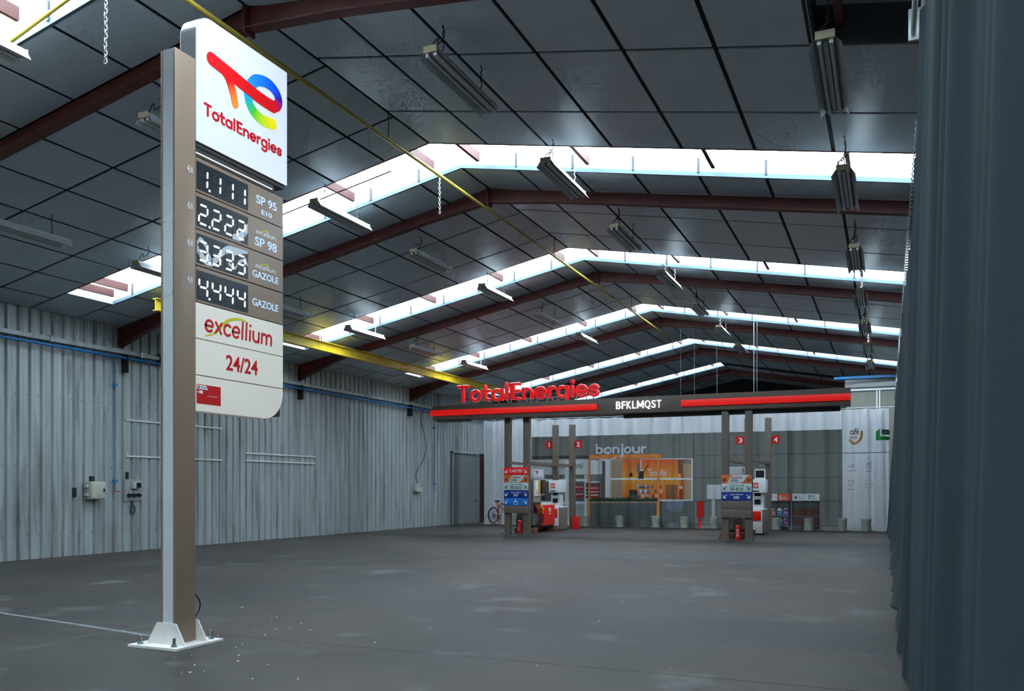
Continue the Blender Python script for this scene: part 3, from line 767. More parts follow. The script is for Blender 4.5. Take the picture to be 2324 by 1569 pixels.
for i in range(4):
    zt, zb = ROWZ[i] - .006, ROWZ[i + 1] + .006
    pn = rowpanel(zt, zb, M['post_taupe'], 'price_panel')
    dig, txts, exc = disp[i]
    a0, a1 = 6.832, 7.612; dz0, dz1 = zb + .026, zt - .040
    MB().prism([(a0, dz0), (a1, dz0), (a1, dz1), (a0, dz1)], 0.0, .004, SP).build('display', M['led_back'], pn)
    digits = [c_ for c_ in dig if c_ != '.']
    for j, c_ in enumerate(digits):
        y_ = a0 + .028 + j * .192; on = MB(); off = MB()
        led(on, y_, dz0 + .035, .118, .195, seg_c[c_], .004)
        led(off, y_, dz0 + .035, .118, .195, [s_ for s_ in 'abcdefg' if s_ not in seg_c[c_]], .004, .28)
        o = on.build('lit_digit', M['led_on'], pn, label='lit white price digit ' + c_); o['kind'] = 'stuff'
        o = off.build('unlit_segments', M['led_off'], pn); o['kind'] = 'stuff'
    yd = a0 + .028 + .118 + .034
    MB().prism([(yd - .010, dz0 + .018), (yd + .012, dz0 + .018), (yd + .012, dz0 + .040), (yd - .010, dz0 + .040)], .004, .008, SP).build('decimal_point', M['led_on'], pn)
    for s_, rect in txts:
        mb = MB(); text_fit(mb, s_, rect, SP, bold=.016, t=.003)
        mb.build('lettering', M['pale_blue_print'], pn, label='pale blue fuel name ' + s_)
    if exc:
        ua, va, ub, vb = exc; mb = MB()
        word(lambda i_, c_: mb, 'excellium', ua, ub, va, (vb - va), .003, SP, w=.15, shear=.12)
        mb.build('lettering', M['white_print'], pn)
        mb = MB(); L_ = ub - ua; stroke(mb, smooth_path([(ua + .30 * L_, vb + .004), (ua + .42 * L_, vb + .022), (ua + .60 * L_, vb + .026)], 5), .012, .003, SP); mb.build('accent_arc', M['lime_print'], pn)
    mb = MB(); zz = (zt + zb) / 2 + .02
    text_fit(mb, '€/l', (6.705, zz - .035, 6.775, zz + .03), lambda u, v, t: Vector((PX1 + .001 + t, u, v)), bold=.01, t=.002)
    mb.build('lettering', M['white_print'], pn)
# pale, faintly emissive swirl ribbons laid across the second to fourth displays
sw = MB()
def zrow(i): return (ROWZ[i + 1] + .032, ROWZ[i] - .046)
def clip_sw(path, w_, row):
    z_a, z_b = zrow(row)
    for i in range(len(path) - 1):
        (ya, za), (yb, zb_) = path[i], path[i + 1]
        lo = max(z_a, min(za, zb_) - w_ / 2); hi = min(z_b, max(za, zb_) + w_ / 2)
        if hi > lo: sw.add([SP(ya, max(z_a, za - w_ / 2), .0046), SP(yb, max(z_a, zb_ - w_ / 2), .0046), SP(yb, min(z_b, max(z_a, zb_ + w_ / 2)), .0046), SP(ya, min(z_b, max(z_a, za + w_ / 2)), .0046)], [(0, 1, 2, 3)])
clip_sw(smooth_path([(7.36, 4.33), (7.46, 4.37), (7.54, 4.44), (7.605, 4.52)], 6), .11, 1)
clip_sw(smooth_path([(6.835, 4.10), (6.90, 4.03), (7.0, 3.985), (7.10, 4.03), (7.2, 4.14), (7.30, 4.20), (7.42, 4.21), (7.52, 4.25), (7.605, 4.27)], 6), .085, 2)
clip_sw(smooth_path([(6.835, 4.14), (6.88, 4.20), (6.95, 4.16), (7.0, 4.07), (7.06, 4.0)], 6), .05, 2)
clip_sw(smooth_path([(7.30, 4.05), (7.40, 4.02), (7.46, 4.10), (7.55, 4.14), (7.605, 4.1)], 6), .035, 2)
o = sw.build('swirl_ribbons', M['pale_swirl'], tot, label='pale white swirl over the price displays'); o['kind'] = 'stuff'
pe = rowpanel(ROWZ[4] - .006, ROWZ[5] + .006, M['cream'], 'message_panel')
mb = MB(); e0, e1 = sp(420 + 222 / 5.229, 660 + 500 / 5.229), sp(420 + 1022 / 5.229, 660 + 670 / 5.229)
word(lambda i_, c_: mb, 'excellium', e0[0], e1[0] + .02, 3.245, .150, .003, SP, w=.19, shear=.06); mb.build('lettering', M['red_print'], pe, label='red script wordmark')
mb = MB(); stroke(mb, smooth_path([sp(420 + x_ / 5.229, 660 + y_ / 5.229) for x_, y_ in [(235, 535), (330, 515), (400, 462), (455, 395), (530, 350), (610, 338), (690, 352), (750, 390)]], 5), [.004 + .030 * math.sin(math.pi * i_ / 35) ** .8 for i_ in range(36)], .0026, SP); mb.build('accent_arc', M['lime_print'], pe)
p24 = rowpanel(ROWZ[5] - .006, ROWZ[6] + .006, M['cream'], 'message_panel')
mb = MB(); text_fit(mb, '24/24', (7.265, 2.885, 7.775, 3.055), SP, bold=.018, t=.003); mb.build('lettering', M['red_print'], p24, label='red lettering 24/24')
pc = rowpanel(ROWZ[6] - .006, ROWZ[7], M['cream'], 'message_panel', .33)
cy0, cy1, cz0, cz1 = 6.832, 7.182, 2.487, 2.688
MB().prism([(cy0, cz0), (cy1, cz0), (cy1, cz1), (cy0, cz1)], 0, .003, SP).build('payment_card', M['red_print'], pc, label='red payment card picture')
mb = MB(); mb.prism([(cy0 + .004, cz1 - .05), (cy0 + .16, cz1 - .05), (cy0 + .13, cz1 - .008), (cy0 + .004, cz1 - .008)], .003, .0045, SP)
mb.prism([(cy0 + .035, cz1 - .095), (cy0 + .085, cz1 - .095), (cy0 + .085, cz1 - .062), (cy0 + .035, cz1 - .062)], .003, .0045, SP)
mb.prism([(cy0 + .002, cz1 - .082), (cy0 + .022, cz1 - .092), (cy0 + .022, cz1 - .07)], .003, .0045, SP)
mb.prism([(cy0 + .15, cz0 + .085), (cy0 + .30, cz0 + .085), (cy0 + .30, cz0 + .089), (cy0 + .15, cz0 + .089)], .003, .0045, SP)
mb.build('card_print', M['white_print'], pc)
mb = MB(); text_fit(mb, 'TOTAL', (cy0 + .05, cz1 - .041, cy0 + .135, cz1 - .021), lambda u, v, t: SP(u, v, .0046 + t), bold=.01, t=.001)
stroke(mb, arc(cy0 + .027, cz1 - .030, .011, .011, 0, 360, 12), .008, .001, lambda u, v, t: SP(u, v, .0046 + t), closed=True)
mb.build('card_print', M['dark_print'], pc)
cb = MB().tube(smooth_path([(PX0 + .16, 6.83, .25), (PX0 + .17, 6.89, .33), (PX0 + .17, 6.90, .42), (PX0 + .16, 6.83, .52)], 6), .008, 6)
cb.build('cable', M['rubber'], tot, smooth=1)

# ================================================================== CANOPY BEAM
CYF = 27.1
can = thing('fuel_canopy', 'long taupe fuel canopy beam with two glowing red bands', 'canopy', (-8, 27.3, 4.06))
MB().box(-14.99, -1.01, CYF, CYF + .62, 4.06, 4.575).build('fascia', M['taupe'], can, bevel=.01)
MB().box(-14.9, -13.7, CYF + .1, CYF + .5, 4.0, 4.06).build('under_lip', M['taupe'], can)
MB().box(-8.0, -1.3, CYF + .35, CYF + .5, 3.93, 4.05).build('under_batten', M['black'], can)
for xa, xb in ((-15.05, -8.79), (-6.0, -1.0)):
    MB().box(xa, xb, CYF - .075, CYF - .002, 4.205, 4.400).build('red_band', M['red_sign'], can, bevel=.004)
mbl = []
cx_ = -8.154
ws = [c_ for c_ in 'BFKLMQST']; wd = {'B': .62, 'F': .54, 'K': .62, 'L': .52, 'M': .84, 'Q': .72, 'S': .58, 'T': .58}
tot_w = sum(wd[c_] for c_ in ws); x_ = -8.154
for c_ in ws:
    w_ = wd[c_] / tot_w * (8.154 - 6.621); mb = MB()
    zb_ = 4.195 - (.04 if c_ == 'Q' else 0)
    LF = lambda u, v, t: Vector((u, CYF - .03 - t, v))
    if c_ == 'M':
        a_, b_ = x_ + .038, x_ + w_ - .038
        for q_ in ([(a_, 4.195), (a_, 4.445)], [(b_, 4.195), (b_, 4.445)], [(a_, 4.44), ((a_ + b_) / 2, 4.25)], [((a_ + b_) / 2, 4.25), (b_, 4.44)]): stroke(mb, q_, .042, .04, LF, caps=False)
    else: text_fit(mb, c_, (x_ + .018, zb_, x_ + w_ - .018, 4.445), LF, bold=.012, t=.04)
    mb.build('letter', M['white_letter'], can); x_ += w_

# ---- red channel letters on stand-offs on top of the canopy
chl = thing('channel_letter_sign', 'large red raised letters standing on top of the fuel canopy', 'sign', (-11.4, 27.2, 4.575))
letters = {}
def lmb(i, c_):
    letters[i] = MB(); return letters[i]
word(lmb, 'TotalEnergies', -14.06, -8.74, 4.655, .44, .13, lambda u, v, t: Vector((u, CYF + .16 - t, v)), w=.26, section=ROUND)
for i in sorted(letters): letters[i].build('letter', M['red_letter'], chl, smooth=.9)
xx = -13.62
for i, ux in enumerate([-13.55, -13.15, -12.72, -12.4, -11.95, -11.6, -11.2, -10.95, -10.6, -10.2, -9.9, -9.55, -9.2, -8.95, -12.05, -11.35, -10.4]):
    MB().box(ux - .015, ux + .015, CYF + .06, CYF + .09, 4.57, 4.72).build('stand_off', M['steel'], chl)
MB().box(-13.9, -8.8, CYF + .17, CYF + .20, 4.70, 4.72).build('mounting_rail', M['steel'], chl)

# ================================================================== PUMP ISLANDS
def island(xo, yo, boards, zt, plates, desc, short):
    """Four posts joined by arms, a stack of direction boards between the front posts."""
    t = thing('pump_island_frame', 'taupe four-post pump island frame with %s' % desc, 'frame', (xo + .46, yo + 2.4, 0), group='pump island frames under the canopy')
    W_ = .215; D_ = .20
    for (px_, py_, h_) in ((xo, yo, 4.06), (xo + .715, yo, 4.06), (xo, yo + 4.7, 4.15), (xo + .715, yo + 4.7, 4.15)):
        p = MB().box(px_, px_ + W_, py_, py_ + D_, .012, h_).build('post', M['taupe'], t, bevel=.006)
        MB().box(px_ - .09, px_ + W_ + .09, py_ - .08, py_ + D_ + .08, 0, .012).build('foot_plate', M['steel'], p)
        for bx, by in ((px_ - .05, py_ - .045), (px_ + W_ + .05, py_ - .045)):
            MB().lathe([(.022, .012), (.022, .05), (.012, .055)], (bx, by, 0), 8).build('anchor_bolt', M['black'], p)
    for px_ in (xo + .05, xo + .765):
        MB().box(px_, px_ + .115, yo + D_, yo + 4.7, 2.46, 2.555).build('arm', M['taupe'], t, bevel=.004)
    FN = lambda u, v, tt: Vector((u, yo - .05 - tt, v))
    u0_, u1_ = xo + .02, xo + .93
    z = zt
    def arrow(mb, cx, cz, s_, flip):
        # arrow pointing down and outwards
        k = -1 if flip else 1
        def q(a_, b_): return (cx + k * a_ * s_, cz + b_ * s_)
        stroke(mb, [q(-.45, .45), q(.40, -.40)], .19 * s_, .003, lambda u, v, tt: FN(u, v, .030 + tt), caps=False)
        stroke(mb, [q(-.30, -.45), q(.45, -.45), q(.45, .30)], .19 * s_, .0042, lambda u, v, tt: FN(u, v, .030 + tt), caps=False)
    for b in boards:
        h_ = .268; zb = z - h_
        key, col_, tcol, lines = b
        poly = [(u0_, zb + .004), (u1_, zb + .004), (u1_, z - .004), (u0_, z - .004)]
        if key == 'plain':
            MB().prism(poly, -.02, .02, FN).build('blank_board', M['taupe'], t, bevel=.004)
        else:
            bd = MB().prism(poly, -.02, .028, FN).build('direction_board', M[col_], t, bevel=.003)
            if key == 'diesel':
                MB().prism([(u0_ + .16, zb + .008), (u0_ + .58, zb + .008), (u0_ + .66, zb + .05), (u0_ + .76, zb + .20), (u1_ - .07, z - .008), (u0_ + .34, z - .008), (u0_ + .26, zb + .20), (u0_ + .20, zb + .06)], .028, .0295, FN).build('pale_field', M['sig_white'], bd)
            s_ = .115
            for ax_, fl_ in ((u0_ + .105, True), (u1_ - .105, False)):
                mb = MB(); arrow(mb, ax_, (z + zb) / 2 - .005, s_, fl_); mb.build('arrow', M[tcol], bd)
            for s2, (ua, va, ub, vb), bold in lines:
                mb = MB()
                if s2 == 'wheelchair':
                    cx, cz = (u0_ + u1_) / 2, (z + zb) / 2
                    G = lambda u, v, tt: FN(u, v, .030 + tt)
                    stroke(mb, arc(cx - .02, cz - .035, .058, .058, 20, 300, 14), .018, .003, G)
                    stroke(mb, [(cx - .02, cz + .06), (cx - .02, cz - .01), (cx + .05, cz - .01), (cx + .075, cz - .085)], .018, .004, G)
                    stroke(mb, [(cx - .02, cz + .03), (cx + .03, cz + .03)], .014, .005, G)
                    stroke(mb, arc(cx - .02, cz + .09, .010, .010, 0, 360, 10), .016, .003, G, closed=True)
                elif s2 == 'excellium':
                    word(lambda i_, c_: mb, s2, u0_ + ua, u0_ + ub, zb + va, (vb - va) * .72, .003, lambda u, v, tt: FN(u, v, .030 + tt), w=.2)
                else:
                    text_fit(mb, s2, (u0_ + ua, zb + va, u0_ + ub, zb + vb), lambda u, v, tt: FN(u, v, .030 + tt), bold=bold * .55, t=.003)
                mb.build('lettering', M[tcol if key != 'diesel' else ('red_print' if s2 == 'excellium' else 'dark_print')], bd)
        z = zb
    MB().box(u0_ + .02, u1_ - .02, yo - .03, yo - .001, z, zt).build('board_carrier', M['taupe_dark'], t)
    for s_, side in plates:
        pz0, pz1 = 3.205, 3.51; y_p = yo + 4.78
        if side < 0: a0, a1 = xo - .30, xo + .0
        else: a0, a1 = xo + .93, xo + 1.24
        r_ = .09; poly = []
        cor = [(a0, pz0), (a1, pz0), (a1, pz1), (a0, pz1)]
        rnd_ = [True, False, True, False] if side < 0 else [False, True, False, True]
        for ci, (cu, cv) in enumerate(cor):
            su = 1 if cu == a0 else -1; sv = 1 if cv == pz0 else -1
            if rnd_[ci]:
                c0 = (cu + su * r_, cv + sv * r_); st_ = {(1, 1): 180, (-1, 1): 270, (-1, -1): 0, (1, -1): 90}[(su, sv)]
                poly += arc(c0[0], c0[1], r_, r_, st_, st_ + 90, 6)
            else: poly.append((cu, cv))
        pt = MB().prism(poly, 0, .03, lambda u, v, tt: Vector((u, y_p - tt, v))).build('number_plate', M['plate_red'], t)
        mb = MB(); m0 = (a0 + a1) / 2
        text_fit(mb, s_, (m0 - (.045 if s_ == '1' else .065), pz0 + .065, m0 + (.02 if s_ == '1' else .065), pz1 - .065), lambda u, v, tt: Vector((u, y_p - .03 - tt, v)), bold=.008, t=.004)
        mb.build('lettering', M['white_print'], pt)
    return t
B_CARTES = ('std', 'sig_red', 'white_print', [('CARTES', (.215, .09, .685, .19), .03)])
B_DIESEL = ('diesel', 'sig_orange', 'dark_print', [('excellium', (.29, .145, .63, .225), 0), ('DIESEL', (.27, .045, .52, .125), .02)])
B_SP = ('std', 'sig_white', 'green_print', [('SANS PLOMB', (.235, .165, .675, .225), .0), ('95-E10', (.255, .035, .65, .14), .03)])
B_E85 = ('std', 'sig_navy', 'white_print', [('super éthanol', (.26, .155, .645, .215), .015), ('E85', (.37, .055, .54, .14), .025)])
B_PMR = ('std', 'sig_blue', 'white_print', [('wheelchair', (0, 0, 0, 0), 0)])
B_PL = ('plain', 'taupe', None, [])
XI1, YI1 = -12.345, 27.50
XI2, YI2 = -4.765, 27.22
island(XI1, YI1, [B_CARTES, B_DIESEL, B_SP, B_E85, B_PMR, B_PL], 2.345, [('1', -1), ('2', 1)], 'a red CARTES board on top, left', 'left')
island(XI2, YI2, [B_DIESEL, B_SP, B_E85, B_PL, B_PL], 2.03, [('3', -1), ('4', 1)], 'an orange diesel board on top, right', 'right')

# ---- fuel dispensers
def dispenser(xo, yo, label):
    t = thing('fuel_dispenser', label, 'fuel pump', (xo + .45, yo + 1.9, 0), group='fuel dispensers on the islands')
    xr = xo + .80; xl = xo + .12; ya = yo + .78; yb = yo + 2.9
    for wy in (ya - .12, yb - .1):
        MB().box(xl - .02, xr + .10, wy, wy + .2, 0.0, .19).build('timber_block', M['wood'], t, bevel=.01)
    MB().box(xl + .04, xr - .03, ya + .05, yb - .05, .19, .30).build('plinth', M['black'], t)
    MB().box(xl, xr - .03, ya, ya + .72, .28, 1.93).build('hydraulic_column', M['pump_grey'], t, bevel=.015)
    MB().box(xl + .05, xr, ya + .70, yb, .24, .99).build('red_cabinet', M['pump_red'], t, bevel=.02)
    MB().box(xl + .06, xr - .02, ya + .72, yb - .05, .99, 1.06).build('cabinet_lid', M['pump_white'], t, bevel=.01)
    XF = xr - .03
    FN = lambda u, v, tt: Vector((XF + tt, u, v))
    sc_ = MB().prism([(ya + .06, 1.33), (ya + .66, 1.33), (ya + .66, 1.90), (ya + .06, 1.90)], 0, .02, FN).build('display_head', M['pump_white'], t)
    MB().prism([(ya + .08, 1.36), (ya + .22, 1.36), (ya + .22, 1.88), (ya + .08, 1.88)], .02, .023, FN).build('poster', M['sig_white'], sc_)
    MB().prism([(ya + .25, 1.40), (ya + .42, 1.40), (ya + .42, 1.88), (ya + .25, 1.88)], .02, .023, FN).build('poster', M['white_print'], sc_)
    MB().prism([(ya + .44, 1.36), (ya + .64, 1.36), (ya + .64, 1.88), (ya + .44, 1.88)], .02, .023, FN).build('poster', M['hose_yellow'], sc_)
    MB().prism([(ya + .27, 1.42), (ya + .40, 1.42), (ya + .34, 1.60)], .023, .025, FN).build('poster', M['sig_orange'], sc_)
    # nozzles in their holders
    MB().prism([(ya + .04, .74), (ya + .70, .74), (ya + .70, 1.10), (ya + .04, 1.10)], 0, .03, FN).build('nozzle_tray', M['black'], t)
    mbw = MB()
    for j in range(4): mbw.prism([(ya + .10 + j * .15, 1.13), (ya + .13 + j * .15, 1.13), (ya + .13 + j * .15, 1.28), (ya + .10 + j * .15, 1.28)], 0, .006, FN)
    mbw.build('price_tags', M['pump_white'], t)
    for j, cm in enumerate(('pump_red', 'hose_green', 'pump_red', 'hose_yellow')):
        y_ = ya + .10 + j * .16
        nz = MB().tube(smooth_path([(XF + .04, y_, 1.04), (XF + .08, y_ + .03, .94), (XF + .12, y_ + .07, .84), (XF + .11, y_ + .08, .70)], 4), [.030] * 4 + [.036] * 5 + [.030] * 4, 8)
        nz = nz.build('nozzle', M[cm], t, smooth=1)
        MB().tube(smooth_path([(XF + .035, y_ - .02, 1.10), (XF + .05, y_ - .005, 1.03), (XF + .06, y_ + .01, .99)], 3), .018, 6).build('spout', M['steel'], nz, smooth=1)
        MB().tube(smooth_path([(XF + .11, y_ + .08, .70), (XF + .13, y_ + .10, .52), (XF + .10, y_ + .06, .34), (XF + .02, y_ - .02, .27)], 5), .020, 8).build('hose', M['rubber'], nz, smooth=1)
    # emblem on the red cabinet
    mb = MB(); G = lambda u, v, tt: Vector((xr + tt, u, v)); cu, cv = ya + 1.55, .80
    stroke(mb, [(cu - .10, cv + .07), (cu + .02, cv + .03), (cu + .12, cv - .01)], .035, .004, G)
    stroke(mb, arc(cu + .05, cv, .07, .07, 0, 300, 14), .03, .004, G)
    stroke(mb, [(cu - .06, cv + .05), (cu - .03, cv - .06)], .028, .004, G)
    text_fit(mb, 'TotalEnergies', (cu - .13, cv - .16, cu + .15, cv - .11), G, bold=.01, t=.003)
    mb.build('emblem', M['white_print'], t)
    # welcome board on top
    bd = MB().box(xl + .02, xr - .04, ya + .22, ya + .26, 1.93, 2.30).build('welcome_board', M['pump_white'], t, bevel=.004)
    MB().box(xr - .075, xr - .045, ya + .10, ya + 1.05, 1.97, 2.30).build('welcome_board', M['pump_white'], t, bevel=.004)
    mb = MB(); mb.c = []; G = lambda u, v, tt: Vector((xr - .045 + tt, u, v)); cu, cv = ya + .34, 2.20
    stroke(mb, [(cu - .17, cv + .04), (cu + .16, cv - .02)], .045, .004, G, colors=[RED] * 2)
    stroke(mb, [(cu - .06, cv + .02), (cu - .04, cv - .06)], .03, .004, G, colors=[RED] * 2)
    stroke(mb, arc(cu + .10, cv - .005, .06, .045, 20, 320, 14), .03, .003, G, colors=[BLUE] * 15)
    mb.build('emblem', PRINT, t)
    mb = MB(); text_fit(mb, 'TotalEnergies', (cu - .15, cv - .115, cu + .17, cv - .085), G, t=.003); text_fit(mb, 'Bienvenue chez', (cu - .2, cv - .20, cu + .55, cv - .155), G, t=.003)
    mb.build('lettering', M['sig_navy'], t)
    # side screens behind
    sd = MB().box(xr - .10, xr + .02, ya + .80, ya + 1.12, 1.40, 1.92).build('side_screen', mat('dark_brown_poster', srgb(70, 58, 42), .4), t, bevel=.01)
    MB().box(xr - .05, xr + .03, ya + .85, ya + 1.10, 1.15, 1.36).build('card_reader', M['black'], t, bevel=.02)
    MB().box(xl + .1, xr - .2, ya + .72, ya + 1.2, .99, 1.9).build('rear_mast', M['pump_grey'], t)
    return t
dl = dispenser(XI1, YI1, 'red and taupe fuel dispenser with coloured nozzles on the left island')
copy_tree(dl, (XI2 + .45 - .27, YI2 + 1.9, 0), 'red and taupe fuel dispenser half hidden behind the right island boards')
# ---- white payment terminals
def terminal(xo, yo, label, top_screen=False):
    t = thing('payment_terminal', label, 'payment terminal', (xo + .62, yo + 4.15, 0), group='payment terminals on the islands')
    x0, x1, y0, y1 = xo + .42, xo + .90, yo + 3.25, yo + 4.05
    FN = lambda u, v, tt: Vector((u, y0 - tt, v))
    lo = MB().box(x0, x1, y0, y1, .03, .88).build('lower_cabinet', M['pump_grey'], t, bevel=.02)
    MB().box(x0 + .0, x0 + .40, y0 - .03, y0, .05, .86).build('front_panel', M['pump_white'], t, bevel=.015)
    MB().box(x0 + .03, x0 + .36, y0 - .045, y0 - .03, .50, .82).build('red_panel', M['pump_red'], t, bevel=.004)
    MB().box(x0, x1, y0 - .02, y1, .86, .90).build('top_cap', M['pump_white'], t, bevel=.01)
    MB().box(x0 + .05, x0 + .42, y0 + .1, y0 + .45, .88, 1.62).build('mast', M['pump_white'], t, bevel=.01)
    MB().prism([(x0 + .12, 1.05), (x0 + .33, 1.05), (x0 + .33, 1.22), (x0 + .12, 1.22)], -.105, -.09, FN).build('screen', M['screen'], t)
    MB().prism([(x0 + .12, 1.34), (x0 + .33, 1.34), (x0 + .33, 1.44), (x0 + .12, 1.44)], -.105, -.09, FN).build('screen', M['screen'], t)
    hd = MB().box(x0 + .02, x0 + .52, y0 - .06, y0 + .5, 1.45, 1.92).build('head', M['pump_white'], t, bevel=.015)
    MB().prism([(x0 + .09, 1.62), (x0 + .27, 1.62), (x0 + .27, 1.80), (x0 + .09, 1.80)], .06, .066, FN).build('red_badge', M['red_print'], hd)
    MB().prism([(x0 + .06, 1.49), (x0 + .30, 1.49), (x0 + .30, 1.53), (x0 + .06, 1.53)], .06, .066, FN).build('slot', M['dark_print'], hd)
    mb = MB(); G = lambda u, v, tt: FN(u, v, .066 + tt)
    stroke(mb, [(x0 + .13, 1.66), (x0 + .13, 1.75), (x0 + .20, 1.75), (x0 + .20, 1.66), (x0 + .13, 1.66)], .02, .002, G); stroke(mb, [(x0 + .205, 1.68), (x0 + .235, 1.68), (x0 + .235, 1.74)], .012, .002, G)
    mb.build('pump_symbol', M['white_print'], hd)
    if top_screen: MB().box(x0 + .1, x0 + .46, y0 + .30, y0 + .36, 1.92, 2.28).build('top_screen_frame', M['pump_white'], t, bevel=.006)
    if top_screen: MB().prism([(x0 + .13, 1.98), (x0 + .42, 1.98), (x0 + .42, 2.23), (x0 + .13, 2.23)], -.30, -.295, FN).build('screen', M['screen'], t)
    if not top_screen: MB().box(x1 + .02, x1 + .26, y1 + .45, y1 + .70, .0, .50).build('red_bin', M['pump_red'], t, bevel=.01)
    return t
tl = terminal(XI1, YI1, 'white payment terminal with a red badge behind the left island pump')
terminal(XI2, YI2, 'white payment terminal with a dark screen on top, right island', True)
# ---- fire extinguishers
def extinguisher(x, y, label):
    t = thing('fire_extinguisher', label, 'fire extinguisher', (x, y, 0), group='fire extinguishers at the island feet')
    b = MB().lathe([(.085, 0), (.095, .01), (.095, .045), (.088, .05), (.088, .40), (.078, .445), (.045, .475), (.03, .485)], (x, y, 0), 20).build('cylinder', M['ext_red'], t, smooth=.7)
    v = MB().lathe([(.028, .485), (.028, .52), (.018, .525)], (x, y, 0), 10); v.box(x - .015, x + .075, y - .014, y + .014, .52, .535); v.box(x - .015, x + .085, y - .012, y + .012, .545, .558)
    v.build('valve', M['black'], t)
    MB().tube(smooth_path([(x - .02, y, .51), (x - .09, y, .54), (x - .12, y, .44), (x - .115, y, .25), (x - .105, y, .14)], 5), .011, 7).build('hose', M['rubber'], t, smooth=1)
    mb = MB()
    rnd = random.Random(3)
    R_ = .0895
    for zz, half in ((.33, .5), (.30, .42), (.265, .5), (.22, .35), (.19, .55), (.15, .45), (.12, .5)):
        th = [-math.pi / 2 + half * (k / 6.0 * 2 - 1) for k in range(7)]
        for a_, b_ in zip(th[:-1], th[1:]):
            mb.add([(x + R_ * math.cos(a_), y + R_ * math.sin(a_), zz), (x + R_ * math.cos(b_), y + R_ * math.sin(b_), zz), (x + R_ * math.cos(b_), y + R_ * math.sin(b_), zz + .009), (x + R_ * math.cos(a_), y + R_ * math.sin(a_), zz + .009)], [(0, 1, 2, 3)])
    mb.build('printed_text', M['white_print'], t)
    return t
e1 = on_z(1179, 1211.5); e2 = on_z(1675, 1226.5)
ex1 = extinguisher(e1.x, e1.y - .0, 'red fire extinguisher at the foot of the left island')
copy_tree(ex1, (e2.x, e2.y, 0), 'red fire extinguisher at the foot of the right island')

# ================================================================== SHOP BANNER (printed cloth at the end of the fitted area)
BY = 34.6
def fold(x, z):
    """depth of the cloth's folds (m)"""
    a = .034 * math.sin(x * 9.3 + .9 * math.sin(x * 1.7)) + .022 * math.sin(x * 15.1 + 1.3 + .8 * math.sin(x * .9)) + .02 * math.sin(x * 4.1 + .25 * z)
    k = 1.0 + .25 * z / 4.5
    if x > -1.95:                       # right-hand drape hangs in deep folds
        q = min(1, (x + 1.95) / .2); a += q * (.042 * math.sin((x + 2) * 13.0 + .3 * math.sin(z * 1.3)) + .02 * math.sin(x * 23 + z * .5))
    if x < -14.2:                       # left-hand drape
        q = min(1, (-14.2 - x) / .2); a += q * (.05 * math.sin(x * 8.2 + .15 * z) + .035 * math.sin(x * 14.7 + .2 * z))
    return a * k
def BP(x, z, off=0.0):
    kick = (.22 - z) * .30 * (1 + math.sin(x * 5.3)) if z < .22 else 0.0        # hem kicks out on the floor
    return Vector((x, BY + fold(x, z) - off - kick - (.014 if off else 0), z))
def bp(px, py): p = on_y(px, py, BY); return (p.x, p.z)
XBL, XBA, XBB, XBR = -16.58, bp(1206, 1000)[0], bp(1911.5, 1000)[0], .05
def cloth_grid(xa, xb, z0f, z1f, nx, nz):
    mb = MB()
    for j in range(nz + 1):
        for i in range(nx + 1):
            x = xa + (xb - xa) * i / nx; z0 = z0f(x); z1 = z1f(x); z = z0 + (z1 - z0) * j / nz
            p = BP(x, z)
            mb.v.append(tuple(p))
    for j in range(nz):
        for i in range(nx):
            a = j * (nx + 1) + i; mb.f.append((a, a + 1, a + nx + 2, a + nx + 1))
    return mb
ztop = lambda x: 4.585 - .028 * abs(math.sin(x * 4.2)) + (.03 * (-x - 8) / 8 if x < -8 else 0)
zbot = lambda x: .012 + .012 * (1 + math.sin(x * 7.0))
ban = thing('shop_banner', 'wide cloth banner printed with a grey and orange service station shop', 'banner', ((XBA + XBB) / 2, BY, 0))
cloth_grid(XBA, XBB, zbot, ztop, 300, 24).build('cloth', M['white_cloth'], ban, smooth=1.2)
dl_ = thing('white_drape', 'plain white drape hanging left of the shop banner', 'curtain', ((XBL + XBA) / 2, BY, 0))
cloth_grid(XBL, XBA - .01, zbot, ztop, 90, 24).build('cloth', M['white_cloth'], dl_, smooth=1.2)
dr_ = thing('printed_drape', 'white folded drape printed with a cafe logo, right of the shop banner', 'curtain', ((XBB + XBR) / 2, BY, 0))
cloth_grid(XBB + .01, XBR, zbot, ztop, 110, 24).build('cloth', M['white_cloth'], dr_, smooth=1.2)
cab = MB().tube([BP(x_ / 4.0, 4.62) * 1 for x_ in range(-67, 2)], .012, 6).build('curtain_cable', M['steel'], smooth=1); tag(cab, 'steel cable along the top of the shop banner', 'cable')
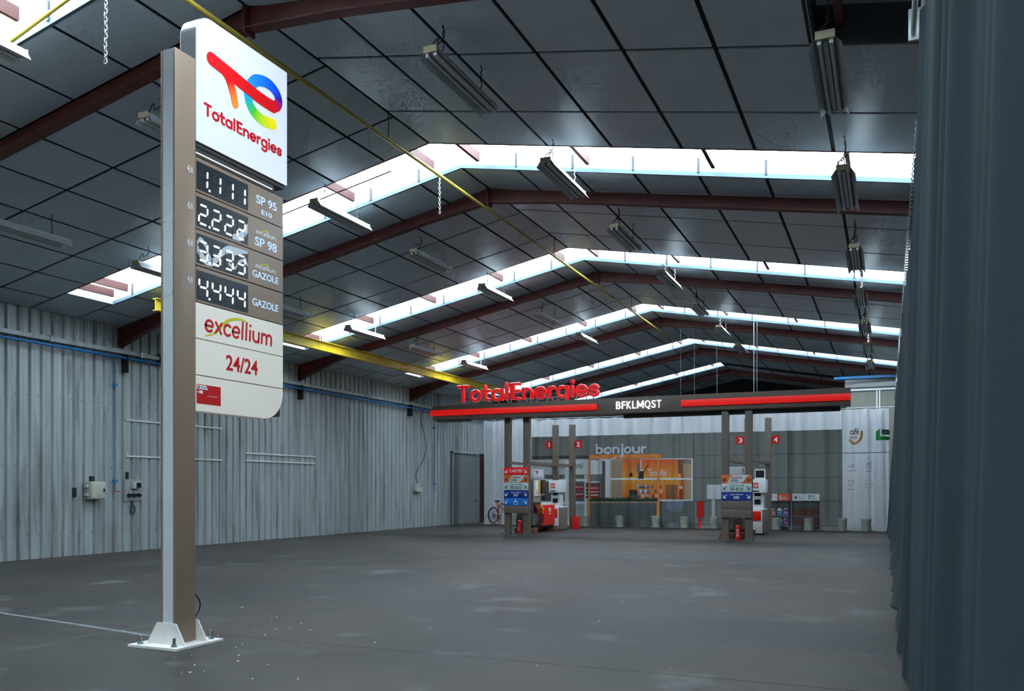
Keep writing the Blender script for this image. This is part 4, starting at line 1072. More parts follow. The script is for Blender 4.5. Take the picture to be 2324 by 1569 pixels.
class PR:
    """A group of flat printed shapes on the cloth, coloured by vertex."""
    def __init__(self): self.mb = MB(); self.mb.c = []
    def quad(self, pts, col, layer=1, col2=None, step=.04):
        """pts: 4 photo pixels (tl, tr, br, bl) -> a patch following the folds; col2 = colour of the lower edge"""
        q = [bp(*p) for p in pts]; return self.wquad(q, col, layer, col2, step)
    def wquad(self, q, col, layer=1, col2=None, step=.04):
        (x0, z0), (x1, z1), (x2, z2), (x3, z3) = q
        nx = max(1, int(max(abs(x1 - x0), abs(x2 - x3)) / step)); nz = max(1, int(max(abs(z3 - z0), abs(z2 - z1)) / .06)) if not col2 else 6
        b = len(self.mb.v)
        for j in range(nz + 1):
            f = j / nz
            for i in range(nx + 1):
                e = i / nx
                x = (x0 * (1 - e) + x1 * e) * (1 - f) + (x3 * (1 - e) + x2 * e) * f; z = (z0 * (1 - e) + z1 * e) * (1 - f) + (z3 * (1 - e) + z2 * e) * f
                self.mb.v.append(tuple(BP(x, max(z, .012), .004 * layer)))
                self.mb.c.append(col if not col2 else tuple(col[k] * (1 - f) + col2[k] * f for k in range(4)))
        for j in range(nz):
            for i in range(nx):
                a = b + j * (nx + 1) + i; self.mb.f.append((a + nx + 1, a + nx + 2, a + 1, a))
        return self
    def rect(self, x0, y0, x1, y1, col, layer=1, col2=None, step=.04):
        return self.quad([(x0, y0), (x1, y0), (x1, y1), (x0, y1)], col, layer, col2, step)
    def line(self, pts, w, col, layer=2, closed=False):
        q0 = [bp(*p) for p in pts]; q = [q0[0]]
        for a_, b_ in zip(q0[:-1], q0[1:]):
            n_ = max(1, int(math.hypot(b_[0] - a_[0], b_[1] - a_[1]) / .04))
            q += [(a_[0] + (b_[0] - a_[0]) * i / n_, a_[1] + (b_[1] - a_[1]) * i / n_) for i in range(1, n_ + 1)]
        stroke(self.mb, q, w, .001, lambda u, v, t: BP(u, v, .004 * layer + t), closed=closed, section=[(-1, 1.0), (1, 1.0)], colors=[col] * len(q)); return self
    def text(self, s, x0, y0, x1, y1, col, layer=2, bold=.01, shear=0.0):
        a = bp(x0, y1); b_ = bp(x1, y0); n0 = len(self.mb.v)
        text_fit(self.mb, s, (a[0], a[1], b_[0], b_[1]), lambda u, v, t: BP(u, v, .004 * layer), bold=bold, shear=shear)
        self.mb.c += [col] * (len(self.mb.v) - n0); return self
    def disc(self, cx, cy, rx, ry, col, layer=2, n=14):
        c0 = bp(cx, cy); k = abs(bp(cx + 1, cy)[0] - c0[0]); b = len(self.mb.v)
        pts = [(c0[0] + rx * k * math.cos(2 * math.pi * i / n), c0[1] + ry * k * math.sin(2 * math.pi * i / n)) for i in range(n)]
        self.mb.v.append(tuple(BP(c0[0], c0[1], .004 * layer))); self.mb.v += [tuple(BP(u, v, .004 * layer)) for u, v in pts]; self.mb.c += [col] * (n + 1)
        self.mb.f += [(b, b + 1 + i, b + 1 + (i + 1) % n) for i in range(n)]; return self
    def done(self, name, parent, label=None):
        o = self.mb.build(name, PRINT, parent, smooth=1.2, label=label); o['kind'] = 'stuff'; return o
GREY, GREYD, GREYL = srgb(126, 131, 128), srgb(72, 78, 80), srgb(198, 208, 212)
WHT, ORA, ORA2, DRK, TAN = srgb(222, 230, 236), srgb(226, 110, 58), srgb(232, 164, 62), srgb(40, 44, 48), srgb(178, 152, 122)
p = PR()
n_ = 14                                            # grey facade, its top edge running straight across
p.quad([(1207, 992.5), (1911, 975), (1911, 1205), (1207, 1194)], GREY, 1)
p.done('printed_facade', ban, 'printed grey panelled facade')
p = PR()
for ya, yb in ((1034.5, 1029), (1085, 1083.5), (1137.5, 1138), (1190, 1194)): p.line([(1574, ya), (1909, yb)], .022, GREYD)
for xx, ya in ((1574, 983.5), (1790, 978)): p.line([(xx, ya), (xx, 1198)], .03, GREYD)
p.line([(1376, 989), (1376, 1030)], .02, GREYD)
p.quad([(1207, 1036), (1338, 1034), (1338, 1041), (1207, 1043)], GREYD, 2)
p.done('printed_panel_joints', ban)
# glazed entrance on the left
p = PR()
p.quad([(1207, 1044), (1338, 1042), (1338, 1194), (1207, 1192)], srgb(186, 194, 194), 2)
for x0, x1 in ((1214, 1224), (1232, 1236), (1283, 1290), (1327, 1330)): p.rect(x0, 1046, x1, 1190, srgb(206, 214, 220), 3)
p.rect(1224, 1088, 1338, 1092, WHT, 4); p.rect(1207, 1140, 1338, 1143, WHT, 4)
for x0, x1 in ((1236, 1282), (1292, 1326)):
    p.rect(x0, 1094, x1, 1138, srgb(92, 96, 98), 3); p.rect(x0, 1078, x1, 1087, srgb(110, 106, 98), 3); p.rect(x0, 1145, x1, 1188, srgb(150, 158, 160), 3)
p.done('printed_entrance', ban, 'printed glazed shop entrance')
p = PR()
for x0, x1 in ((1294, 1324),):
    for y0 in (1102, 1118):
        for i in range(5): p.rect(x0 + i * 6, y0, x0 + 4.4 + i * 6, y0 + 12, srgb(176, 26, 30), 4); p.rect(x0 + i * 6, y0 + 3, x0 + 4.4 + i * 6, y0 + 5, WHT, 5)
p.rect(1328, 1096, 1362, 1133, srgb(84, 88, 92), 3); p.rect(1328, 1093, 1362, 1096, WHT, 4)
for y0 in (1103, 1119):
    p.rect(1329, y0 + 13, 1360, y0 + 14.5, WHT, 5)
    for i in range(7): p.rect(1330 + i * 4.3, y0, 1333.2 + i * 4.3, y0 + 13, srgb(186, 30, 34) if i > 1 else srgb(60, 60, 64), 4); p.rect(1330 + i * 4.3, y0 + 4, 1333.2 + i * 4.3, y0 + 6.5, WHT, 5)
p.done('printed_drink_fridge', ban, 'printed fridge of red bottles')
p = PR(); p.quad([(1290, 1046), (1368, 1044), (1368, 1077), (1290, 1078)], srgb(206, 214, 216), 5)
p.text("tchel'", 1306, 1050, 1326, 1063, DRK, 6, 0, .3); p.text('LA PAUSE', 1268, 1060, 1284, 1063.5, GREYD, 6, 0); p.done('printed_sign', ban)
# shop window with the orange interior
p = PR()
p.rect(1372, 1041, 1573, 1138, srgb(216, 222, 226), 3)
p.rect(1386, 1044, 1414, 1134, srgb(164, 146, 126), 4); p.rect(1386, 1044, 1391, 1134, srgb(190, 166, 134), 5)
p.rect(1413, 1043, 1542, 1086, srgb(226, 98, 56), 4, srgb(230, 162, 62)); p.rect(1413, 1089, 1546, 1134, srgb(224, 156, 62), 4, srgb(220, 106, 52))
p.rect(1539, 1043, 1552, 1075, srgb(124, 92, 74), 5); p.rect(1545, 1075, 1553, 1134, srgb(196, 92, 52), 5); p.rect(1553, 1053, 1569, 1134, srgb(186, 160, 126), 5); p.rect(1552, 1043, 1569, 1053, srgb(150, 126, 110), 5)
for xx in (1434, 1443, 1475, 1508): p.rect(xx, 1090, xx + .8, 1132, srgb(196, 118, 50), 5)
p.rect(1374, 1044, 1385, 1134, srgb(208, 216, 224), 6); p.rect(1384, 1085.6, 1570, 1089.4, WHT, 7)
p.rect(1366, 1044, 1374, 1134, srgb(92, 84, 84), 5)
p.done('printed_shop_window', ban, 'printed shop window with an orange interior')
p = PR()                                           # things printed inside the window
p.disc(1433.4, 1078, 4, 4.5, DRK, 6); p.rect(1429.5, 1078, 1437.3, 1082, DRK, 6); p.line([(1433.4, 1044), (1433.4, 1074)], .008, DRK, 6)
p.done('printed_lamp', ban)
p = PR(); p.disc(1449, 1063, 4.2, 13, srgb(126, 116, 110), 6); p.quad([(1452, 1070), (1460, 1070), (1461.5, 1087), (1448, 1087)], DRK, 8); p.line([(1469, 1057), (1460, 1074)], .035, DRK, 8)
p.line([(1455, 1044), (1455, 1068), (1463, 1068)], .04, WHT, 7); p.done('printed_coffee_pot', ban)
p = PR(); p.text('EN', 1471, 1064, 1479, 1069, WHT, 7, .0); p.text('mobilité', 1475, 1066, 1514, 1081, WHT, 7, .004, .35); p.done('printed_slogan', ban, 'white script slogan on orange')
p = PR(); rnd = random.Random(5)
for r_ in range(3):
    for c_ in range(5):
        x0 = 1446 + c_ * 5.7; y0 = 1101 + r_ * 10.5
        p.rect(x0, y0, x0 + 4.4, y0 + 8, [srgb(60, 90, 150), srgb(210, 216, 220), srgb(70, 70, 76), srgb(214, 90, 60), srgb(100, 150, 190)][rnd.randrange(5)], 6); p.rect(x0 + .8, y0 + 1, x0 + 3.4, y0 + 3, WHT, 7)
for r_ in range(3):
    for c_ in range(4):
        x0 = 1479 + c_ * 6 + r_ * 1.2; y0 = 1102 + r_ * 10.5
        p.rect(x0, y0, x0 + 4.6, y0 + 6, [srgb(206, 70, 52), srgb(220, 214, 206), srgb(170, 170, 96)][rnd.randrange(3)], 6)
p.done('printed_products', ban, 'printed racks of small products')
p = PR()
for r_ in range(7):
    for c_ in range(6):
        x0 = 1512 + c_ * 4.3; y0 = 1101 + r_ * 4.6
        p.rect(x0, y0, x0 + 2.6, y0 + 4.2, srgb(60, 34, 30), 6); p.rect(x0 + .3, y0 + 1.6, x0 + 2.2, y0 + 2.8, srgb(206, 190, 150), 7)
p.done('printed_bottle_rack', ban, 'printed rack of dark bottles')
p = PR(); p.rect(1430, 1112, 1447, 1124, srgb(54, 50, 50), 8); p.rect(1429, 1124, 1452, 1134, srgb(92, 88, 84), 8); p.rect(1455, 1125, 1478, 1128, srgb(196, 160, 110), 8); p.rect(1456, 1128, 1457.5, 1134, WHT, 8); p.rect(1475, 1128, 1476.5, 1134, WHT, 8)
p.rect(1541, 1104, 1550, 1110, srgb(206, 206, 200), 8); p.rect(1543, 1110, 1550, 1134, srgb(150, 60, 50), 8); p.done('printed_counter', ban)
# orange portal, planter, bonjour
p = PR(); p.quad([(1338, 1033), (1502, 1030.5), (1502, 1040.5), (1338, 1043)], ORA2 and srgb(226, 140, 66), 9); p.quad([(1338, 1043), (1342, 1043), (1340.5, 1194), (1333.5, 1194)], srgb(222, 136, 72), 9); p.quad([(1492, 1041), (1497.5, 1041), (1497.5, 1176), (1490, 1176)], srgb(226, 138, 72), 9)
p.done('printed_orange_portal', ban, 'printed orange portal frame')
p = PR(); p.quad([(1341, 1142), (1490, 1141.5), (1490, 1197), (1341, 1195)], srgb(92, 98, 100), 8, srgb(72, 76, 78)); p.rect(1341, 1138.5, 1490, 1142, srgb(176, 150, 118), 8); p.done('printed_planter', ban, 'printed grey planter box')
p = PR()
for cx_ in range(1344, 1490, 6):
    big = rnd.random()
    p.disc(cx_, 1136 - big * 2, 4.5 + big * 2, 3.2 + big, srgb(36, 58 + int(20 * rnd.random()), 46), 10, 9)
    for q in range(4):
        an = rnd.uniform(40, 140); L_ = rnd.uniform(4, 8)
        p.line([(cx_, 1138), (cx_ + L_ * math.cos(math.radians(an)), 1137 - L_ * math.sin(math.radians(an)))], .035, srgb(40, 72, 52), 10)
p.done('printed_plants', ban, 'printed dark green plants on the planter')
p = PR(); a_ = bp(1353, 1031.5); b_ = bp(1467, 1029)
word(lambda i_, c_: p.mb, 'bonjour', a_[0] - .03, b_[0], a_[1] + .0, .30, .001, lambda u, v, t: BP(u, v, .040 + t), w=.27, section=[(-1, 1.0), (1, 1.0)])
p.mb.c += [WHT] * 0
p.mb.c = [srgb(206, 214, 226)] * len(p.mb.v)
q0 = [bp(*t_) for t_ in [(1353, 1035), (1362, 1040), (1375, 1042.5), (1390, 1041), (1403, 1034)]]
top_ = smooth_path(q0, 5); bot_ = smooth_path([bp(*t_) for t_ in [(1353, 1035), (1360, 1042), (1374, 1047.5), (1391, 1044.5), (1403, 1034)]], 5)
b0 = len(p.mb.v)
p.mb.v += [tuple(BP(u, v, .042)) for u, v in top_ + bot_]; p.mb.c += [srgb(206, 214, 226)] * (2 * len(top_)); k_ = len(top_)
p.mb.f += [(b0 + i, b0 + k_ + i, b0 + k_ + i + 1, b0 + i + 1) for i in range(k_ - 1)]
p.done('printed_bonjour', ban, 'white word bonjour with a smile under it')
# right of the window: counter, post box, white board
p = PR(); p.quad([(1500, 1139), (1571, 1137), (1571, 1196), (1500, 1197)], srgb(104, 110, 110), 4); p.rect(1498, 1138, 1502, 1197, GREYD, 5); p.rect(1513.5, 1138, 1552.5, 1156, srgb(120, 134, 150), 6); p.text('A VOTRE SERVICE', 1520, 1158, 1546, 1161, srgb(186, 190, 190), 6, 0); p.line([(1503, 1186), (1571, 1187)], .015, GREYD, 6)
p.done('printed_service_counter', ban)
p = PR(); p.rect(1581.6, 1138, 1597.5, 1174, srgb(214, 36, 30), 4); p.rect(1585.5, 1174, 1592.5, 1199, srgb(200, 30, 26), 4); p.done('printed_red_post', ban, 'printed red post beside the window')
p = PR(); p.rect(1604, 1100, 1640, 1133.5, srgb(206, 214, 220), 4); p.rect(1616.5, 1133.5, 1623.5, 1192, srgb(190, 200, 206), 4); p.line([(1604, 1100), (1640, 1100), (1640, 1133.5), (1604, 1133.5), (1604, 1100)], .02, srgb(150, 156, 160), 5); p.done('printed_white_board', ban, 'printed white board on a post')
# price boards and shelves at the right
p = PR(); p.rect(1734, 1121, 1764, 1137, WHT, 4); p.rect(1764, 1121, 1794.5, 1137, srgb(222, 96, 52), 4); p.text('5', 1768, 1125, 1775, 1135, WHT, 5, .02); p.text('€30', 1776, 1125, 1784, 1129, WHT, 5, .01); p.rect(1776, 1131, 1790, 1131.8, WHT, 5); p.rect(1776, 1133, 1788, 1133.6, WHT, 5); p.text('€95', 1749, 1125, 1754, 1128, DRK, 5, .005)
p.done('printed_price_board', ban, 'printed white and orange price board')
p = PR(); p.rect(1798, 1121, 1860, 1137, WHT, 4)
for t_, x0 in (('4', 1802), ('7', 1833.5)): p.text(t_, x0, 1125, x0 + 6.5, 1134.5, DRK, 5, .02); p.text('€95', x0 + 7.5, 1125, x0 + 15, 1128.5, DRK, 5, .005); p.rect(x0 + 7.5, 1130.5, x0 + 18, 1131.2, GREYD, 5); p.rect(x0 + 7.5, 1133, x0 + 21, 1133.6, GREYD, 5)
p.done('printed_price_board', ban, 'printed white price board with 4 and 7')
for nm, x0, x1 in (('jug', 1738, 1794.5), ('log', 1798, 1860)):
    p = PR(); p.rect(x0, 1137, x1, 1202, srgb(52, 56, 58), 4); p.rect(x0 + 3, 1143, x1 - 3, 1196, srgb(78, 82, 84), 5, srgb(58, 60, 62))
    for y0 in (1171, 1194): p.rect(x0 + 2, y0, x1 - 2, y0 + 2, srgb(112, 114, 114), 6)
    p.done('printed_shelf', ban, 'printed dark shelf unit')
    for ry in (1170.5, 1193.5):
        p = PR()
        if nm == 'jug':
            for i, jc in enumerate((srgb(214, 110, 76), srgb(64, 128, 190), srgb(140, 92, 160))):
                cx_ = 1754.5 + i * 14.7
                p.quad([(cx_ - 6, ry - 12), (cx_ + 6, ry - 12), (cx_ + 6, ry), (cx_ - 6, ry)], jc, 7); p.quad([(cx_ - 6, ry - 12), (cx_ - 2, ry - 17), (cx_ + 3, ry - 17), (cx_ + 6.2, ry - 10)], srgb(206, 210, 216), 8); p.line([(cx_ + .5, ry - 15), (cx_ + 4, ry - 11)], .045, srgb(60, 64, 68), 9); p.disc(cx_, ry - 6, 4, 2.6, srgb(196, 206, 216), 9); p.disc(cx_, ry - 5.4, 3.2, 1.6, jc, 10)
            p.done('printed_jugs', ban, 'printed orange, blue and purple fluid jugs')
        else:
            for i in range(9):
                for r_ in range(3):
                    p.disc(1804 + i * 6 + r_ * 2 + rnd.uniform(-1, 1), ry - 3 - r_ * 5 + rnd.uniform(-1, 1), 3.6, 2.6, srgb(88 + rnd.randrange(24), 52 + rnd.randrange(12), 42), 7 + r_ * .2, 7)
            p.done('printed_logs', ban, 'printed stacks of brown firewood')
# bicycle
p = PR()
def wheel(cx, cy, r):
    c0 = bp(cx, cy); k = abs(bp(cx + 1, cy)[0] - c0[0])
    n = 22; pts = [(c0[0] + r[0] * k * math.cos(2 * math.pi * i / n), c0[1] + r[1] * k * math.sin(2 * math.pi * i / n)) for i in range(n)]
    stroke(p.mb, pts, .05, .001, lambda u, v, t: BP(u, v, .008 + t), closed=True, section=[(-1, 1.0), (1, 1.0)], colors=[DRK] * n)
    for i in range(12):
        a_ = math.pi * i / 12
        stroke(p.mb, [(c0[0] + r[0] * k * math.cos(a_), c0[1] + r[1] * k * math.sin(a_)), (c0[0] - r[0] * k * math.cos(a_), c0[1] - r[1] * k * math.sin(a_))], .008, .001, lambda u, v, t: BP(u, v, .007 + t), section=[(-1, 1.0), (1, 1.0)], colors=[srgb(120, 126, 130)] * 2)
wheel(1120.3, 1169.5, (10, 16)); wheel(1178, 1170, (10, 16))
OC = srgb(190, 98, 58)
p.line([(1128, 1138), (1129.5, 1146), (1133, 1186)], .045, OC, 3); p.line([(1120, 1169), (1136, 1172), (1152, 1146), (1132, 1150)], .04, OC, 3); p.line([(1132, 1186), (1132, 1150), (1136, 1144), (1150, 1144), (1153, 1150), (1153, 1186)], .05, OC, 4); p.line([(1132, 1153), (1153, 1153)], .03, OC, 4)
p.line([(1124, 1138), (1133, 1137.5)], .06, DRK, 4); p.disc(1136, 1174, 3.4, 5, srgb(90, 92, 94), 5); p.disc(1136, 1174, 2, 3, srgb(190, 196, 200), 6); p.line([(1120, 1169), (1124, 1176)], .04, DRK, 5)
p.done('printed_bicycle', dl_, 'printed bicycle with orange frame')
# right-hand drape prints
p = PR(); p.text('café', 1928.5, 972, 1949, 987, DRK, 4, .012); p.text('bonjr', 1928, 989, 1947.5, 998, srgb(170, 24, 56), 4, .008); p.done('printed_cafe_logo', dr_, 'cafe lettering on the white drape')
p = PR(); p.line(smooth_path([(1929, 1000), (1938, 1007), (1948, 1003), (1955, 992), (1956, 980)], 4), .09, srgb(206, 160, 80), 3); p.done('printed_crescent', dr_)
p = PR(); p.quad([(1988, 980), (1997, 973), (1997, 992), (1988, 999.5)], srgb(30, 160, 70), 3); p.rect(1988, 991, 2019, 999.5, srgb(30, 160, 70), 3); p.rect(2001, 975.5, 2019, 987, srgb(16, 96, 74), 4); p.text('pret', 2003, 979, 2018, 985, WHT, 5, .0, .2); p.done('printed_green_logo', dr_, 'green logo at the right edge of the drape')
p = PR(); p.line([(1912, 1029), (2018, 1027)], .02, GREYD, 3)
LN = srgb(112, 118, 124)
p.line([(1924, 1058), (1940, 1054)], .012, LN, 3); p.line([(1926, 1060), (1938, 1057), (1939, 1064), (1926, 1060)], .012, LN, 3)
p.line([(1967, 1055), (1977, 1055), (1977, 1063), (1967, 1063), (1967, 1055)], .012, LN, 3); p.line([(1968, 1055), (1971, 1051), (1974, 1054), (1979, 1047)], .012, LN, 3)
p.line([(1927, 1091), (1926, 1100), (1930, 1105), (1935, 1098), (1935, 1091), (1931, 1090), (1927, 1091)], .012, LN, 3)
c0 = bp(1972, 1099.5); p.line([(1972 + 8.5 * math.cos(a_ * math.pi / 10), 1099.5 + 9 * math.sin(a_ * math.pi / 10)) for a_ in range(21)], .01, LN, 3); p.text('A 7 - 20 H', 1965, 1098, 1979, 1101, DRK, 4, .005)
p.text('sandwichs', 1922, 1067, 1943, 1070, LN, 3); p.text('salades', 1966, 1068, 1978, 1071, LN, 3); p.text('toilettes', 1922, 1109, 1940, 1112, LN, 3)
p.done('printed_icons', dr_, 'thin line icons on the white drape')

# ---- grey sacks weighing down the banner
wl = ['left of the planter, beside the orange portal', 'at the left half of the printed planter', 'at the right end of the printed planter', 'below the printed service counter', 'below the printed white board', 'in front of the printed jugs', 'in front of the printed firewood', 'at the right edge of the grey facade', 'on the white drape, rightmost of the row', 'behind the left island posts']
wproto = None
for i, (px, py) in enumerate([(1327, 1194), (1406, 1196), (1488, 1198), (1553, 1199), (1620, 1200), (1761, 1203), (1835, 1204), (1911, 1205.5), (1966, 1206), (1166, 1190)]):
    g = on_y(px, py, BY - .42)
    mb = MB(); rnd2 = random.Random(i + 11); prof = [(.145, 0), (.175, .02), (.168, .12), (.172, .25), (.176, .38), (.18, .475), (.165, .488), (.05, .47)]
    mb.lathe([(r_ * (1 + rnd2.uniform(-.04, .04)), z_ * (1 + rnd2.uniform(-.02, .03))) for r_, z_ in prof], (g.x, g.y, 0), 18, wob=.09)
    tag(mb.build('weight_sack', M['bagweight'], smooth=.8), 'crumpled grey weight sack, ' + wl[i], 'sack', 'grey sacks along the foot of the banner')

# ================================================================== BLACK SIDE CURTAINS
def drape_side(name, label, ya, yb, ztf, zbf, xf, ny, nz=26, solid=True):
    mb = MB()
    for j in range(nz + 1):
        for i in range(ny + 1):
            y = ya + (yb - ya) * i / ny; z0 = zbf(y); z1 = ztf(y); z = z0 + (z1 - z0) * j / nz
            mb.v.append((xf(y, z), y, z))
    for j in range(nz):
        for i in range(ny):
            a = j * (ny + 1) + i; mb.f.append((a, a + ny + 1, a + ny + 2, a + 1))
    return tag(mb.build(name, M['dark_cloth'], smooth=1.3), label, 'curtain', 'black side curtains')
def xfar(y, z):
    lean = .20 + .12 * (z / 4.8)
    a = .045 * math.sin(y * 7.3 + .6 * math.sin(y * 2.1)) + .03 * math.sin(y * 12.7 + .4) + .012 * math.sin(y * 23)
    if z < .5 and y > 9: a -= (.5 - z) * .22 * (1 + math.sin(y * 3.1)) * .5
    return lean + a - (.16 * max(0, (y - 28) / 6) * (1 - z / 4.8))
drape_side('black_curtain', 'long black curtain running to the banner along the right side', 8.1, 34.3, lambda y: 4.78 + .04 * math.sin(y * 5), lambda y: .004 + .02 * (1 + math.sin(y * 3.3)), xfar, 520)
def xnear(y, z):
    return .185 + .14 * (z / 5.6) + .055 * math.sin(y * 6.1 + .8 * math.sin(y * 1.9) + .05 * z) + .032 * math.sin(y * 13.7 + 1.0 + .1 * z) + .012 * math.sin(y * 29)
drape_side('black_curtain', 'tall near black curtain filling the right edge of the view', 0.9, 8.15, lambda y: 5.62 - .10 * (8.15 - y) / 8, lambda y: .006, xnear, 300)
rail = thing('curtain_truss', 'aluminium truss carrying the tall near black curtain', 'truss', (.33, 5, 5.6))
for dx, dz in ((-.06, 0), (.10, 0), (.02, .16)):
    MB().tube([(.27 + dx, 1.0, 5.66 + dz), (.27 + dx, 8.45, 5.66 + dz)], .024, 8).build('chord', M['alu'], rail, smooth=1)
mb = MB()
for i in range(28):
    y = 1.05 + i * .264
    mb.tube([(.21, y, 5.66), (.29, y + .132, 5.82), (.37, y + .264, 5.66)], .009, 5)
o = mb.build('lacing', M['alu'], rail, smooth=1); o['kind'] = 'stuff'
MB().box(.17, .41, 8.43, 8.47, 5.6, 5.88).build('end_plate', M['alu'], rail)
o = MB().tube([(.29, y_, 4.83 + .02 * math.sin(y_)) for y_ in range(8, 36)], .010, 6).build('curtain_wire', M['steel'], smooth=1); tag(o, 'thin wire carrying the long black curtain', 'cable')
hk = MB()
for i in range(170):
    y = 8.3 + i * .15
    hk.tube([(.26 + .035 * math.cos(a_ * math.pi / 3), y, 4.81 + .035 * math.sin(a_ * math.pi / 3)) for a_ in range(6)], .006, 4, closed=True)
o = hk.build('curtain_hooks', M['chain']); o['kind'] = 'stuff'; tag(o, 'row of small pale hooks along the top of the black curtain', 'hooks')

# ---- beige partition with duct at the far right, behind the canopy
pt = thing('partition', 'beige board partition at the far right behind the canopy', 'partition', (-.4, 37.6, 0))
MB().box(-1.55, 2.8, 37.5, 37.56, 0, 5.62).build('board', M['beige'], pt)
for x_ in (-.42, -.32): MB().box(x_, x_ + .05, 37.46, 37.5, 0, 5.6).build('post', M['alu'], pt)
MB().box(-1.6, 2.8, 37.44, 37.5, 5.56, 5.64).build('top_rail', M['alu'], pt)
o = MB().tube([(-1.6, 37.75, 5.86), (0.9, 37.75, 5.86)], .20, 16).build('air_duct', M['alu'], smooth=1); tag(o, 'round silver air duct above the beige partition', 'duct')
o = MB().box(-2.0, 0.9, 37.1, 37.2, 6.02, 6.12).build('blue_beam', M['blue_pipe']); tag(o, 'blue beam above the silver duct at the far right', 'beam')

# ================================================================== STRIP LIGHTS
def strip_light(x, y0, z, label):
    L_ = 1.72; y1 = y0 + L_
    t = thing('strip_light', label, 'light', (x, y0 + L_ / 2, z), group='twin-tube strip lights hung from the ceiling')
    prof = [(-.155, -.075), (-.15, -.075), (-.075, .02), (-.07, .05), (.07, .05), (.075, .02), (.15, -.075), (.155, -.075), (.085, .03), (.08, .06), (-.08, .06), (-.085, .03)]
    mb = MB(); n = len(prof)
    mb.v = [(x + a_, y0, z + b_) for a_, b_ in prof] + [(x + a_, y1, z + b_) for a_, b_ in prof]
    mb.f = [(i, (i + 1) % n, (i + 1) % n + n, i + n) for i in range(n)]
    mb.build('reflector', M['reflector'], t)
    MB().box(x - .02, x + .02, y0 + .05, y1 - .05, z - .02, z + .05).build('spine', M['reflector'], t)
    for dx in (-.055, .055):
        MB().tube([(x + dx, y0 + .05, z - .028), (x + dx, y1 - .05, z - .028)], .019, 8).build('tube', M['tube'], t, smooth=1)
        for yy in (y0 + .015, y1 - .055): MB().box(x + dx - .02, x + dx + .02, yy, yy + .04, z - .05, z + .01).build('lamp_holder', M['tube'], t)
    MB().box(x - .09, x + .09, y0 - .012, y0 + .006, z - .01, z + .068).build('end_cap', M['cap'], t)
    MB().box(x - .09, x + .09, y1 - .006, y1 + .008, z - .01, z + .064).build('end_cap', M['reflector'], t)
    return t
def suspension(t, x, y0, z, dark, rnd_):
    L_ = 1.72; m_ = M['dark_chain'] if dark else M['chain']
    for yy in (y0 + .32, y0 + L_ - .32):
        zt = zc(x) - .02; mb = MB(); n_ = max(3, int((zt - z - .06) / .05))
        mb.tube([(x + .010 * ((i % 2) * 2 - 1), yy + .006 * ((i // 2 % 2) * 2 - 1), z + .06 + (zt - z - .06) * i / n_) for i in range(n_ + 1)], .0075, 5)
        mb.build('chain', m_, t)
    zt = zc(x) - .02; a_ = y0 + .12; s_ = rnd_.choice((-1, 1))
    mb = MB().tube(smooth_path([(x, a_, z + .06), (x + .08 * s_, a_ + .06, z + .16), (x - .05 * s_, a_ + .02, z + .24), (x + .04 * s_, a_ + .12, z + .20), (x + .02, a_ + .2, (z + zt) / 2 + .1), (x, a_ + .2, zt)], 5), .007, 5)
    mb.build('cable', M['dark_chain'], t, smooth=1)
ordn = ['first', 'second', 'third', 'fourth', 'fifth', 'sixth', 'seventh', 'eighth', 'ninth']
rowsL = [('beside the black curtain', -.55, 5.92, [8.72, 12.42, 16.5, 20.2, 24.0, 27.8, 31.6]),
         ('right of the ridge', -5.0, 6.82, [8.98, 12.74, 16.48, 20.44, 24.2, 28.0, 31.8]),
         ('left of the ridge', -9.65, 6.865, [5.45, 9.02, 12.96, 16.56, 20.08, 23.98, 27.7]),
         ('above the crane beam', -13.67, 6.06, [9.32, 12.58, 16.4, 19.88, 23.38, 26.95])]
rl = random.Random(2)
for rn, x_, z_, ysl in rowsL:
    for i, y_ in enumerate(ysl):
        t = strip_light(x_, y_, z_, '%s unlit twin-tube strip light from the camera in the row %s' % (ordn[i], rn))
        suspension(t, x_, y_, z_, (i % 2 == 0), rl)

# ================================================================== OVERHEAD STEEL, PIPES, CHAINS
cr = thing('crane_beam', 'yellow steel crane runway beam along the left side', 'beam', (-15.23, 22, 5.64))
mb = MB(); x0 = -15.23; zb, zt = 5.645, 5.925
MB().box(x0 - .075, x0 + .075, 14.57, 33.5, zb, zb + .016).build('bottom_flange', M['yellow'], cr)
MB().box(x0 - .075, x0 + .075, 14.57, 33.5, zt - .016, zt).build('top_flange', M['yellow'], cr)
MB().box(x0 - .006, x0 + .006, 14.57, 33.5, zb + .016, zt - .016).build('web', M['yellow'], cr)
for k in (1, 2, 3):
    yr = RAF0 + PITCH * k
    MB().box(x0 - .11, x0 + .11, yr - .16, yr + .16, zt, zt + .028).build('hanger_bracket', M['yellow'], cr)
sp_ = MB().box(x0 + .006, x0 + .018, 25.3, 25.75, zb + .04, zt - .04).build('splice_plate', M['yellow'], cr)
for yy in (25.36, 25.46, 25.59, 25.69):
    for zz in (zb + .075, zt - .075): MB().box(x0 + .018, x0 + .03, yy - .014, yy + .014, zz - .014, zz + .014).build('bolt', M['dark_chain'], sp_)
gp = thing('gas_pipe', 'thin yellow gas pipe hanging below the ridge', 'pipe', (-7.46, 20, 7.27))
MB().tube([(-7.46, 5.0, 7.28), (-7.44, 14.0, 7.28), (-7.5, 32.5, 7.27)], .030, 10).build('main_pipe', M['yellow_pipe'], gp, smooth=1)
for y_ in (12.0, 19.6, 26.5): MB().tube([(-7.46, y_, 7.3), (-7.46, y_, 7.74)], .008, 5).build('hanger_rod', M['dark_chain'], gp)
for y_ in (10.5, 17.5, 24.5): MB().tube([(-7.46, y_ - .04, 7.28), (-7.46, y_ + .04, 7.28)], .036, 10).build('coupling', M['yellow_pipe'], gp, smooth=1)
